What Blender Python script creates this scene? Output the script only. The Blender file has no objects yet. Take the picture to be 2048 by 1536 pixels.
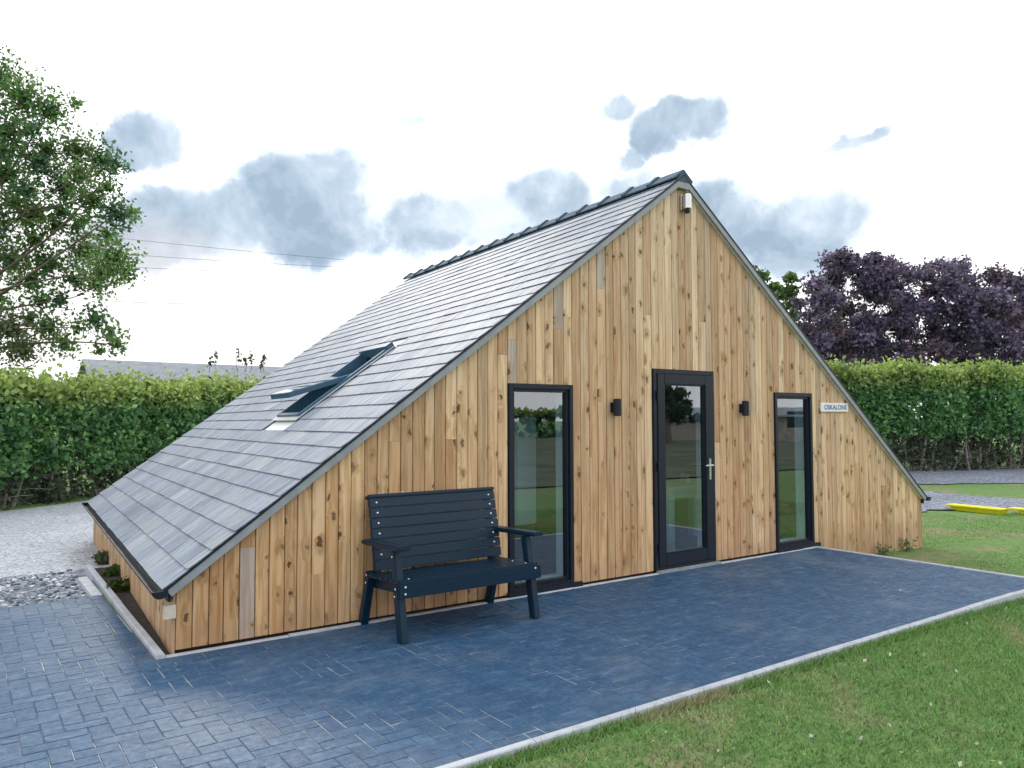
import bpy, bmesh, math, random
import numpy as np
from mathutils import Vector, Matrix, Euler
rad = math.radians
random.seed(7); RNG = np.random.default_rng(11)
scene = bpy.context.scene
col = scene.collection

# ------------------------------------------------------------------ camera
CP = np.array([-6.387, -5.747, 1.606]); YAW, PITCH, ROLL, FPX = -.621, .045, -.003, 1546.855
def cam_axes():
    f = np.array([-math.sin(YAW)*math.cos(PITCH), math.cos(YAW)*math.cos(PITCH), math.sin(PITCH)])
    r = np.array([math.cos(YAW), math.sin(YAW), 0.]); u = np.cross(r, f)
    c, s = math.cos(ROLL), math.sin(ROLL)
    return c*r + s*u, -s*r + c*u, f
CR, CU, CF = cam_axes()
cam = bpy.data.cameras.new("camera"); co = bpy.data.objects.new("camera", cam); col.objects.link(co)
cam.sensor_width = 36; cam.lens = FPX/2048*36; cam.clip_end = 2000; cam.clip_start = .05
co.matrix_world = Matrix(((CR[0], CU[0], -CF[0], CP[0]), (CR[1], CU[1], -CF[1], CP[1]), (CR[2], CU[2], -CF[2], CP[2]), (0, 0, 0, 1)))
scene.camera = co
scene.render.resolution_x = 1024; scene.render.resolution_y = 768
def ray(px, py): return CF + CR*(px-1024)/FPX - CU*(py-768)/FPX
def at(px, py, depth): return CP + ray(px, py)*depth
def azel(px, py):
    d = ray(px, py); return math.atan2(d[0], d[1]), math.atan2(d[2], math.hypot(d[0], d[1]))

# ------------------------------------------------------------------ node helpers
class NT:
    def __init__(s, tree): s.t = tree; s.n = tree.nodes; s.l = tree.links
    def new(s, kind, **kw):
        n = s.n.new(kind)
        for k, v in kw.items(): setattr(n, k, v)
        return n
    def put(s, sock, v):
        if hasattr(v, 'is_output'): s.l.new(v, sock)
        elif v is not None:
            if sock.type == 'RGBA' and len(v) == 3: v = (*v, 1)
            sock.default_value = v
    def math(s, op, a, b=None, c=None, clamp=False):
        n = s.new('ShaderNodeMath', operation=op, use_clamp=clamp)
        for i, v in enumerate((a, b, c)):
            if v is not None: s.put(n.inputs[i], v)
        return n.outputs[0]
    def vmath(s, op, a, b=None):
        n = s.new('ShaderNodeVectorMath', operation=op); s.put(n.inputs[0], a)
        if b is not None: s.put(n.inputs[1], b)
        return n.outputs[0]
    def noise(s, vec, scale, detail=4, rough=.5, dist=0, out=0):
        n = s.new('ShaderNodeTexNoise'); s.put(n.inputs['Vector'], vec)
        n.inputs['Scale'].default_value = scale; n.inputs['Detail'].default_value = detail
        n.inputs['Roughness'].default_value = rough; n.inputs['Distortion'].default_value = dist
        return n.outputs[out]
    def ramp(s, fac, stops, interp='LINEAR'):
        n = s.new('ShaderNodeValToRGB'); s.put(n.inputs[0], fac); cr = n.color_ramp; cr.interpolation = interp
        while len(cr.elements) < len(stops): cr.elements.new(.5)
        for e, (p, c) in zip(cr.elements, stops):
            e.position = p; e.color = (*c, 1) if isinstance(c, tuple) else (c, c, c, 1)
        return n.outputs[0]
    def mix(s, fac, a, b, mode='MIX'):
        n = s.new('ShaderNodeMix', data_type='RGBA', blend_type=mode)
        s.put(n.inputs[0], fac); s.put(n.inputs[6], a); s.put(n.inputs[7], b); return n.outputs[2]
    def maprange(s, v, a, b, c=0, d=1, kind='SMOOTHSTEP'):
        n = s.new('ShaderNodeMapRange', interpolation_type=kind); s.put(n.inputs[0], v)
        for i, q in zip((1, 2, 3, 4), (a, b, c, d)): n.inputs[i].default_value = q
        return n.outputs[0]
    def scale(s, vec, sx, sy, sz):
        n = s.new('ShaderNodeMapping'); s.put(n.inputs[0], vec); n.inputs[3].default_value = (sx, sy, sz); return n.outputs[0]
    def sep(s, vec):
        n = s.new('ShaderNodeSeparateXYZ'); s.put(n.inputs[0], vec); return n.outputs
    def comb(s, x, y, z):
        n = s.new('ShaderNodeCombineXYZ')
        for i, v in enumerate((x, y, z)): s.put(n.inputs[i], v)
        return n.outputs[0]

# ------------------------------------------------------------------ world, sun, exposure
SUN_AZ = azel(480, 600)[0]; SUN_EL = rad(34)
world = bpy.data.worlds.new("World"); scene.world = world; world.use_nodes = True
W = NT(world.node_tree); W.n.clear()
gen = W.new('ShaderNodeTexCoord').outputs['Generated']
sky = W.new('ShaderNodeTexSky', sky_type='NISHITA'); sky.sun_disc = False
sky.sun_elevation = SUN_EL; sky.sun_rotation = SUN_AZ; sky.air_density = 1.2; sky.dust_density = 2; sky.ozone_density = 2
warp = W.noise(gen, 3.2, 6, .6, 0, 1)
wv = W.vmath('SUBTRACT', warp, (.5, .5, .5))
n2 = W.new('ShaderNodeVectorMath', operation='SCALE'); W.put(n2.inputs[0], wv); n2.inputs[3].default_value = .13
warp3 = W.noise(gen, 14, 5, .6, 0, 1); wv3 = W.vmath('SUBTRACT', warp3, (.5, .5, .5))
n3 = W.new('ShaderNodeVectorMath', operation='SCALE'); W.put(n3.inputs[0], wv3); n3.inputs[3].default_value = .05
dirw = W.vmath('ADD', W.vmath('ADD', gen, n2.outputs[0]), n3.outputs[0])
sx, sy, sz = W.sep(dirw)
az = W.math('ARCTAN2', sx, sy); el = W.math('ARCTAN2', sz, W.math('SQRT', W.math('ADD', W.math('MULTIPLY', sx, sx), W.math('MULTIPLY', sy, sy))))
# grey blue cumulus masses: (photo x, y, half width, half height, strength) turned into azimuth / elevation
CL = [(620, 395, 120, 75, 1.), (650, 460, 130, 70, 1.), (480, 430, 120, 60, .8), (370, 465, 130, 65, .7), (300, 500, 110, 55, .8),
      (690, 350, 60, 45, .7), (295, 290, 52, 50, .8), (855, 460, 75, 60, .75), (930, 470, 60, 50, .55), (1090, 395, 90, 50, .75), (1050, 440, 150, 55, .6),
      (1385, 235, 80, 45, 1.), (1335, 275, 42, 42, .8), (1255, 205, 36, 26, .7), (1285, 320, 30, 20, .6), (800, 222, 52, 22, .5),
      (1470, 430, 110, 50, .7), (1610, 440, 85, 62, .95), (1560, 480, 100, 50, .8), (1690, 268, 60, 13, .6), (1260, 375, 70, 40, .5),
      (760, 490, 60, 36, .62), (1175, 445, 80, 50, .62), (1010, 480, 90, 40, .6), (545, 350, 70, 40, .6), (420, 395, 60, 30, .55), (250, 520, 80, 35, .6), (1400, 470, 60, 50, .6),
      (-300, 420, 260, 90, .8), (2500, 400, 240, 100, .7), (2900, 250, 200, 70, .6)]
mask = None
for (px, py, rw, rh, st) in CL:
    a0, e0 = azel(px, py); a1, _ = azel(px+rw, py); _, e1 = azel(px, py-rh)
    u = W.math('DIVIDE', W.math('SUBTRACT', az, a0), abs(a1-a0)*1.15); v = W.math('DIVIDE', W.math('SUBTRACT', el, e0), abs(e1-e0)*1.15)
    r2 = W.math('ADD', W.math('MULTIPLY', u, u), W.math('MULTIPLY', v, v))
    b = W.math('MULTIPLY', W.maprange(r2, 2.1, .1), min(1, st*1.15))
    mask = b if mask is None else W.math('MAXIMUM', mask, b)
# plus loose cloud all over the part of the sky the camera does not see
loose = W.math('MULTIPLY', W.maprange(W.noise(gen, 2.6, 6, .6), .5, .72), W.maprange(W.sep(gen)[1], .1, -.3))
mask = W.math('MAXIMUM', mask, W.math('MULTIPLY', loose, .8))
tex = W.noise(gen, 9, 6, .62)
fn = W.noise(gen, 22, 5, .6)
mask = W.maprange(W.math('ADD', W.math('MULTIPLY', mask, 1.12), W.math('ADD', W.math('MULTIPLY', W.math('SUBTRACT', tex, .5), 1.1), W.math('MULTIPLY', W.math('SUBTRACT', fn, .5), .42))), .24, 1.02)
dens = W.math('MULTIPLY', mask, W.math('MULTIPLY', W.maprange(W.noise(gen, 6.5, 5, .6, .4), .36, .62, .38, 1.0), W.maprange(W.noise(gen, 30, 4, .6), .3, .65, .8, 1.08)), clamp=True)
cloudcol = W.ramp(dens, [(0, (11.6, 11.6, 11.8)), (.18, (7.0, 7.7, 8.5)), (.5, (4.5, 5.4, 6.4)), (1, (2.8, 3.7, 4.7))])
a0, e0 = azel(150, 590); u = W.math('DIVIDE', W.math('SUBTRACT', az, a0), .17); v = W.math('DIVIDE', W.math('SUBTRACT', el, e0), .085)
warm = W.math('MULTIPLY', W.maprange(W.math('ADD', W.math('MULTIPLY', u, u), W.math('MULTIPLY', v, v)), 1.8, .1), W.maprange(tex, .3, .6, .5, .95))
cloudcol = W.mix(W.math('MULTIPLY', warm, .55), cloudcol, (7.4, 6.8, 6.7))      # evening glow low in the west
# high bright veil: nearly the whole vault, with the blue sky behind it showing faintly
veil = W.maprange(W.noise(gen, 1.4, 4, .5), .2, .6, .86, 1)
nish = W.new('ShaderNodeVectorMath', operation='SCALE'); W.put(nish.inputs[0], sky.outputs[0]); nish.inputs[3].default_value = 1.0
skycol = W.mix(veil, nish.outputs[0], cloudcol)
back = W.maprange(W.sep(gen)[1], -.25, .35, .92, 1)          # the vault opposite the sun is dimmer
bk = W.new('ShaderNodeVectorMath', operation='SCALE'); W.put(bk.inputs[0], skycol); W.put(bk.inputs[3], back)
bg = W.new('ShaderNodeBackground'); W.put(bg.inputs[0], bk.outputs[0]); bg.inputs[1].default_value = .1
W.l.new(bg.outputs[0], W.new('ShaderNodeOutputWorld').inputs[0])

sun = bpy.data.lights.new("sun", 'SUN'); sun.energy = 1.0; sun.angle = rad(14); sun.color = (1, .93, .84)
so = bpy.data.objects.new("sun", sun); col.objects.link(so)
sd = Vector((math.sin(SUN_AZ)*math.cos(SUN_EL), math.cos(SUN_AZ)*math.cos(SUN_EL), math.sin(SUN_EL)))
so.rotation_euler = (-sd).to_track_quat('-Z', 'Y').to_euler()
vs = scene.view_settings; vs.view_transform = 'Standard'; vs.look = 'None'; vs.exposure = .5; vs.gamma = 1
scene.render.engine = 'CYCLES'; scene.cycles.max_bounces = 8; scene.cycles.transparent_max_bounces = 16

# ------------------------------------------------------------------ materials
def material(name):
    m = bpy.data.materials.new(name); m.use_nodes = True; t = NT(m.node_tree); t.n.clear()
    p = t.new('ShaderNodeBsdfPrincipled'); o = t.new('ShaderNodeOutputMaterial'); t.l.new(p.outputs[0], o.inputs[0])
    return m, t, p, o
def bump(t, p, h, strength=.3, dist=.01):
    b = t.new('ShaderNodeBump'); b.inputs['Strength'].default_value = strength; b.inputs['Distance'].default_value = dist
    t.put(b.inputs['Height'], h); t.l.new(b.outputs[0], p.inputs['Normal'])
def plain(name, c, rough=.5, metal=0, var=.12, vscale=12, bmp=.1, spec=.5):
    m, t, p, o = material(name); oc = t.new('ShaderNodeTexCoord').outputs['Object']
    n = t.noise(oc, vscale, 5, .6)
    t.put(p.inputs['Base Color'], t.mix(t.maprange(n, .3, .7, 0, 1, 'LINEAR'), tuple(x*(1-var) for x in c), tuple(min(1, x*(1+var)) for x in c)))
    t.put(p.inputs['Roughness'], t.maprange(t.noise(oc, vscale*3, 3), .3, .7, max(0, rough-.07), min(1, rough+.07), 'LINEAR'))
    p.inputs['Metallic'].default_value = metal; p.inputs['Specular IOR Level'].default_value = spec
    if bmp: bump(t, p, t.noise(oc, vscale*10, 4), bmp, .003)
    return m

def wood_mat(name, side=False, greying=0., allgrey=False):
    m, t, p, o = material(name)
    oc = t.new('ShaderNodeTexCoord').outputs['Object']; isl = t.new('ShaderNodeNewGeometry').outputs['Random Per Island']
    X, Y, Z = t.sep(oc); A = Y if side else X
    # every board takes its own slice of the grain
    off = t.math('MULTIPLY', isl, 37.); off2 = t.math('MULTIPLY', isl, 91.)
    k = t.comb(t.math('ADD', A, off), off2, t.math('ADD', Z, off2))
    ks = t.scale(k, 1, 1, .42)
    vor = t.new('ShaderNodeTexVoronoi', feature='F1', voronoi_dimensions='2D'); t.put(vor.inputs['Vector'], t.vmath('ADD', t.comb(t.math('ADD', A, off), t.math('MULTIPLY', t.math('ADD', Z, off2), .62), 0.), t.vmath('MULTIPLY', t.noise(k, 16, 3, .6, 0, 1), (.07, .10, 0.)))); vor.inputs['Scale'].default_value = 6.4
    kd = vor.outputs['Distance']; kc = t.sep(vor.outputs['Color'])
    has = t.math('GREATER_THAN', kc[0], .38)
    size = t.math('ADD', .065, t.math('MULTIPLY', kc[1], .09))
    core = t.math('MULTIPLY', has, t.maprange(t.math('DIVIDE', kd, size), 1.15, .55))
    halo = t.math('MULTIPLY', has, t.maprange(t.math('DIVIDE', kd, size), 3.6, .9))
    # cathedral grain bent round the knots
    g = t.scale(k, 1, 1, .055)
    warpn = t.noise(g, 14, 3, .5)
    gc = t.math('ADD', t.math('MULTIPLY', t.math('ADD', A, off), 60.), t.math('ADD', t.math('MULTIPLY', warpn, 22.), t.math('MULTIPLY', halo, 3.2)))
    gs = t.math('MULTIPLY', t.math('ADD', t.math('SINE', gc), 1.), .5)
    fine = t.noise(t.scale(k, 1, 1, .02), 230, 3, .6)
    arch = t.maprange(t.noise(t.scale(k, 1, 1, .3), 7, 3, .6, 1.2), .5, .7)
    tone = t.math('ADD', t.math('MULTIPLY', gs, .42), t.math('ADD', t.math('MULTIPLY', fine, .38), t.math('MULTIPLY', arch, .22)))
    light = t.ramp(tone, [(.1, (.74, .52, .30)), (.45, (.61, .39, .19)), (.75, (.47, .27, .115)), (1, (.33, .165, .06))])
    hue = t.math('FRACT', t.math('MULTIPLY', isl, 17.3))
    tint = t.ramp(hue, [(0, (.74, .66, .59)), (.25, (1, .97, .94)), (.5, (1.14, 1.13, 1.07)), (.75, (.90, .79, .70)), (.93, (.72, .60, .50)), (1, (.80, .80, .80))])
    c = t.mix(1, light, tint, 'MULTIPLY')
    # pale greyed tone, stronger up the gable and towards the right
    wv_ = t.math('ADD', t.math('MULTIPLY', Z, .19), t.math('MULTIPLY', X, .055))
    pale_fac = t.maprange(t.math('ADD', wv_, t.math('MULTIPLY', t.noise(oc, 1.2, 4), .5)), -.05, 1.1, .0+greying, .72, 'LINEAR')
    gt = t.ramp(tone, [(.1, (.76, .68, .56)), (.6, (.62, .54, .425)), (1, (.43, .35, .265))])
    c = t.mix(pale_fac, c, t.mix(1, gt, tint, 'MULTIPLY'))
    grey = t.math('GREATER_THAN', t.math('FRACT', t.math('MULTIPLY', isl, 53.7)), 2.)
    if allgrey: grey = .62
    c = t.mix(grey, c, t.ramp(tone, [(.1, (.48, .46, .45)), (1, (.33, .31, .30))]))
    c = t.mix(t.math('MULTIPLY', halo, .5), c, (.40, .24, .10))
    ring = t.math('MULTIPLY', core, t.maprange(kc[2], .2, .8, .6, 1))
    c = t.mix(ring, c, t.mix(t.maprange(t.math('DIVIDE', kd, size), .25, .7), (.16, .085, .045), (.075, .038, .022)))
    # pinkish brown band fading in towards the foot of the boards
    c = t.mix(t.math('MULTIPLY', t.maprange(t.math('ADD', Z, t.math('MULTIPLY', t.noise(oc, 5, 3), .25)), .42, .1), .45), c, (.36, .22, .14))
    t.put(p.inputs['Base Color'], c); p.inputs['Roughness'].default_value = .72; p.inputs['Specular IOR Level'].default_value = .25
    bump(t, p, t.math('ADD', tone, t.math('MULTIPLY', core, -.5)), .25, .003)
    return m

M = {}
M['wood'] = wood_mat('larch_cladding'); M['wood_grey'] = wood_mat('silvered_larch', False, 0, True); M['wood_side'] = wood_mat('larch_side_cladding', True, .3)
M['black_frame'] = plain('anthracite_frame', (.009, .015, .026), .42, 0, .15, 20, .05, .32)
M['black_gutter'] = plain('black_gutter_plastic', (.008, .012, .022), .5, 0, .1, 20, 0, .3)
M['dark_gap'] = plain('dark_shade_backing', (.015, .012, .010), .9, 0, .1, 5, 0)  # near-black colour stands in for shade between the boards
M['white_in'] = plain('white_interior_paint', (.80, .82, .82), .6, 0, .04, 6, .03)
M['grey_in'] = plain('grey_partition_paint', (.22, .24, .25), .7, 0, .05, 3, .03)
M['floor_in'] = plain('interior_floor', (.20, .17, .14), .35, 0, .2, 6, .05)
M['trim'] = plain('grey_verge_trim', (.27, .30, .315), .45, 0, .14, 9, .08)
M['steel'] = plain('brushed_steel', (.62, .63, .64), .28, .9, .06, 30, .02)
M['bolt'] = plain('bright_bolt', (.75, .77, .8), .3, .6, .05, 30, 0)
M['white_sign'] = plain('white_sign_face', (.80, .82, .84), .35, 0, .03, 20, 0)
M['sign_blue'] = plain('blue_sign_letters', (.07, .13, .30), .4, 0, .05, 20, 0)
M['flash'] = plain('pale_lead_flashing', (.55, .56, .55), .4, .2, .12, 15, .1)
M['yellow'] = plain('yellow_painted_board', (.78, .72, .03), .4, 0, .10, 8, .05)
M['wire'] = plain('cable_sheath', (.14, .15, .17), .6, 0, .05, 5, 0)
M['steel_frame'] = plain('blue_grey_window_cladding', (.04, .105, .17), .35, .1, .15, 20, .03)
M['bark'] = plain('bark', (.12, .095, .08), .9, 0, .35, 9, .5)
M['twig'] = plain('hedge_twig', (.26, .24, .22), .9, 0, .4, 14, .3)
M['soil'] = plain('damp_soil', (.035, .03, .026), .95, 0, .4, 18, .5)
M['stone'] = plain('barn_wall_stone', (.30, .27, .24), .85, 0, .3, 3, .4)
M['barn_roof'] = plain('grey_sheet_roof', (.24, .27, .31), .7, 0, .2, 2, .1, .2)
M['lens'] = plain('dark_lens', (.02, .02, .03), .12, 0, .05, 20, 0)
M['glassware'] = plain('clear_tumbler', (.75, .85, .85), .08, 0, .03, 20, 0)

def bench_mat():
    m, t, p, o = material('blue_black_recycled_plastic'); oc = t.new('ShaderNodeTexCoord').outputs['Object']
    n = t.noise(t.scale(oc, 3, 30, 30), 6, 5, .65)
    t.put(p.inputs['Base Color'], t.mix(n, (.0015, .012, .028), (.0045, .032, .066)))
    t.put(p.inputs['Roughness'], t.maprange(n, .3, .7, .34, .52, 'LINEAR')); p.inputs['Specular IOR Level'].default_value = .3; bump(t, p, n, .25, .003); return m
M['bench'] = bench_mat()

def glass_mat(name, tint=(.78, .89, .93), ior=1.85):
    m, t, p, o = material(name); t.n.remove(p)
    ge = t.new('ShaderNodeNewGeometry'); dt = t.new('ShaderNodeVectorMath', operation='DOT_PRODUCT')
    t.put(dt.inputs[0], ge.outputs['Normal']); t.put(dt.inputs[1], ge.outputs['Incoming'])
    c1 = t.math('SUBTRACT', 1., t.math('ABSOLUTE', dt.outputs['Value'])); f5 = t.math('POWER', c1, 4.)
    fr = t.math('MULTIPLY', t.math('ADD', .25, t.math('MULTIPLY', f5, .78)), t.math('SUBTRACT', 1., ge.outputs['Backfacing']))
    tr = t.new('ShaderNodeBsdfTransparent'); tr.inputs[0].default_value = (*tint, 1)
    gl = t.new('ShaderNodeBsdfGlossy'); gl.inputs['Roughness'].default_value = .0; gl.inputs[0].default_value = (.93, .97, 1, 1)
    b = t.new('ShaderNodeBump'); b.inputs['Strength'].default_value = .05; b.inputs['Distance'].default_value = .01
    t.put(b.inputs['Height'], t.noise(t.new('ShaderNodeTexCoord').outputs['Object'], 1.6, 2)); t.l.new(b.outputs[0], gl.inputs['Normal'])
    mx = t.new('ShaderNodeMixShader'); t.put(mx.inputs[0], fr); t.l.new(tr.outputs[0], mx.inputs[1]); t.l.new(gl.outputs[0], mx.inputs[2])
    t.l.new(mx.outputs[0], o.inputs[0]); return m
M['glass'] = glass_mat('double_glazing')

def slate_mat():
    m, t, p, o = material('grey_roof_slate'); oc = t.new('ShaderNodeTexCoord').outputs['Object']
    isl = t.new('ShaderNodeNewGeometry').outputs['Random Per Island']
    X, Y, Z = t.sep(oc)
    st = t.noise(t.comb(t.math('MULTIPLY', Z, .16), t.math('ADD', Y, t.math('MULTIPLY', isl, 9.)), 0.), 26, 5, .8)
    blot = t.noise(oc, 1.1, 4, .6)
    base = t.mix(t.maprange(st, .34, .66, 0, 1, 'LINEAR'), (.13, .155, .20), (.36, .40, .46))
    tint = t.ramp(isl, [(0, (.80, .85, .90)), (.3, (.93, .96, 1.)), (.6, (1.05, 1.05, 1.08)), (.85, (1.02, 1.04, 1)), (1, (1.22, 1.2, 1.14))])
    c = t.mix(1, base, tint, 'MULTIPLY'); c = t.mix(t.maprange(blot, .5, .68, 0, .4), c, (.10, .125, .17))
    t.put(p.inputs['Base Color'], c)
    t.put(p.inputs['Roughness'], t.maprange(st, .3, .7, .66, .54, 'LINEAR')); p.inputs['Specular IOR Level'].default_value = .22
    bump(t, p, st, .35, .004); return m
M['slate'] = slate_mat()
M['ridge'] = plain('dark_ridge_tile', (.075, .12, .165), .8, 0, .25, 10, .2, .12)

def paver_mat():
    m, t, p, o = material('charcoal_block_paver'); oc = t.new('ShaderNodeTexCoord').outputs['Object']
    isl = t.new('ShaderNodeNewGeometry').outputs['Random Per Island']
    n = t.noise(oc, 26, 6, .7); big = t.noise(oc, .9, 5, .6)
    base = t.mix(t.maprange(n, .3, .7, 0, 1, 'LINEAR'), (.016, .060, .135), (.038, .105, .205))
    tint = t.ramp(isl, [(0, (.84, .87, .9)), (.5, (1, 1, 1)), (.8, (1.07, 1.04, 1.)), (1, (1.2, 1.14, 1.12))])
    c = t.mix(1, base, tint, 'MULTIPLY'); c = t.mix(t.maprange(big, .48, .72, 0, .42), c, (.17, .21, .26))
    mid = t.noise(t.scale(oc, 1, 2.2, 1), 5.5, 5, .7)
    c = t.mix(t.maprange(mid, .5, .74, 0, .5), c, (.15, .22, .30)); c = t.mix(t.maprange(mid, .5, .3, 0, .5), c, (.012, .045, .10))
    scuff = t.maprange(t.noise(t.scale(oc, 1, 3, 1), 13, 3, .6), .66, .76, 0, .55); c = t.mix(scuff, c, (.32, .37, .42))
    fleck = t.math('GREATER_THAN', t.noise(oc, 120, 2, .5), .70); c = t.mix(t.math('MULTIPLY', fleck, .7), c, (.34, .38, .42))
    t.put(p.inputs['Base Color'], c)
    t.put(p.inputs['Roughness'], t.maprange(n, .3, .7, .62, .46, 'LINEAR')); p.inputs['Specular IOR Level'].default_value = .22
    bump(t, p, t.math('ADD', n, t.math('MULTIPLY', t.noise(oc, 160, 3), .5)), .35, .003); return m
M['paver'] = paver_mat()
def sand_mat():
    m, t, p, o = material('jointing_sand'); oc = t.new('ShaderNodeTexCoord').outputs['Object']
    t.put(p.inputs['Base Color'], t.mix(t.maprange(t.noise(oc, 1.3, 5, .65), .47, .6), (.085, .11, .15), (.50, .47, .42)))
    p.inputs['Roughness'].default_value = .95; return m
M['sand'] = sand_mat()
M['kerb'] = plain('pale_concrete_kerb', (.44, .47, .52), .8, 0, .16, 7, .3)

def lawn_mat():
    m, t, p, o = material('mown_lawn'); oc = t.new('ShaderNodeTexCoord').outputs['Object']
    a = t.noise(oc, .75, 6, .62); b = t.noise(oc, 7, 5, .65); c3 = t.noise(oc, 60, 4, .6)
    g = t.ramp(b, [(.25, (.095, .18, .06)), (.5, (.15, .26, .085)), (.75, (.23, .34, .13))])
    g = t.mix(t.maprange(a, .52, .66), g, t.ramp(b, [(.3, (.19, .19, .10)), (.7, (.33, .29, .19))]))
    g = t.mix(t.math('MULTIPLY', t.maprange(c3, .4, .62), .4), g, (.04, .08, .025))
    t.put(p.inputs['Base Color'], g); p.inputs['Roughness'].default_value = .95; p.inputs['Specular IOR Level'].default_value = .15
    bump(t, p, c3, .6, .02); return m
M['lawn'] = lawn_mat()
def gravel_mat(name, c0, c1, c2, s=26):
    m, t, p, o = material(name); oc = t.new('ShaderNodeTexCoord').outputs['Object']
    v = t.new('ShaderNodeTexVoronoi', feature='F1'); t.put(v.inputs['Vector'], oc); v.inputs['Scale'].default_value = s
    vc = t.sep(v.outputs['Color'])[0]; big = t.noise(oc, .8, 5, .6)
    c = t.ramp(t.math('ADD', t.math('MULTIPLY', vc, .6), t.math('MULTIPLY', big, .4)), [(.2, c0), (.5, c1), (.85, c2)])
    c = t.mix(t.maprange(v.outputs['Distance'], .5, .85, 0, .7), c, tuple(x*.45 for x in c0))
    t.put(p.inputs['Base Color'], c); p.inputs['Roughness'].default_value = .9
    bump(t, p, t.math('MULTIPLY', v.outputs['Distance'], -1.), .8, .02); return m
M['gravel_light'] = gravel_mat('pale_crushed_gravel', (.28, .32, .37), (.42, .46, .52), (.60, .64, .70))
M['gravel_grey'] = gravel_mat('grey_slate_gravel', (.09, .11, .15), (.19, .22, .29), (.36, .40, .48), 20)
def chip_mat():
    m, t, p, o = material('loose_stone_chips'); isl = t.new('ShaderNodeNewGeometry').outputs['Random Per Island']
    t.put(p.inputs['Base Color'], t.ramp(isl, [(0, (.05, .07, .09)), (.4, (.12, .16, .19)), (.7, (.25, .30, .33)), (.85, (.55, .60, .64)), (1, (.70, .73, .76))])); p.inputs['Roughness'].default_value = .85; return m
M['chips'] = chip_mat()

def leaf_mat(name, trans=.35, rough=.5):
    m, t, p, o = material(name)
    at_ = t.new('ShaderNodeAttribute', attribute_name='Col').outputs['Color']
    t.put(p.inputs['Base Color'], at_); p.inputs['Roughness'].default_value = rough; p.inputs['Specular IOR Level'].default_value = .35
    tr = t.new('ShaderNodeBsdfTranslucent'); t.put(tr.inputs[0], t.mix(1, at_, (1.15, 1.25, .7), 'MULTIPLY'))
    mx = t.new('ShaderNodeMixShader'); mx.inputs[0].default_value = trans
    t.l.new(p.outputs[0], mx.inputs[1]); t.l.new(tr.outputs[0], mx.inputs[2]); t.l.new(mx.outputs[0], o.inputs[0]); return m
M['leaf'] = leaf_mat('green_leaf', .42); M['beech'] = leaf_mat('purple_leaf', .18, .45); M['blade'] = leaf_mat('grass_blade', .3, .6)

# ------------------------------------------------------------------ object helpers
ROOTS = {}
def tag(o, label=None, cat=None, group=None, kind=None):
    if label: o['label'] = label
    if cat: o['category'] = cat
    if group: o['group'] = group
    if kind: o['kind'] = kind
    return o
def thing(name, loc, label, cat, group=None):
    o = bpy.data.objects.new(name, None); col.objects.link(o); o.location = loc; o.empty_display_size = .2
    ROOTS[o.name] = np.array(loc, float); return tag(o, label, cat, group)
def origin(parent): return ROOTS.get(parent.name, np.zeros(3)) if parent else np.zeros(3)
def link(name, me, parent=None, mats=()):
    for m in mats: me.materials.append(m)
    o = bpy.data.objects.new(name, me); col.objects.link(o)
    if parent: o.parent = parent; ROOTS[o.name] = origin(parent)
    return o
def mesh_np(name, V, F, mats, parent=None, colors=None, smooth=False, org=None):
    """V (n,3), F (m,k) equal-sided faces; colors (m,3) per face"""
    V = np.asarray(V, np.float32) - (origin(parent) if parent else (np.zeros(3) if org is None else np.array(org))).astype(np.float32)
    F = np.asarray(F, np.int32); m, k = F.shape
    me = bpy.data.meshes.new(name); me.vertices.add(len(V)); me.vertices.foreach_set('co', V.ravel())
    me.loops.add(m*k); me.loops.foreach_set('vertex_index', F.ravel())
    me.polygons.add(m); me.polygons.foreach_set('loop_start', np.arange(m, dtype=np.int32)*k)
    me.polygons.foreach_set('loop_total', np.full(m, k, np.int32))
    me.update(calc_edges=True)
    if colors is not None:
        a = me.color_attributes.new('Col', 'FLOAT_COLOR', 'CORNER')
        c = np.ones((m*k, 4), np.float32); c[:, :3] = np.repeat(colors, k, axis=0); a.data.foreach_set('color', c.ravel())
    me.polygons.foreach_set('use_smooth', np.full(m, bool(smooth)))
    o = link(name, me, parent, mats if isinstance(mats, (list, tuple)) else [mats])
    if org is not None and not parent: o.location = org
    return o
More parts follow.
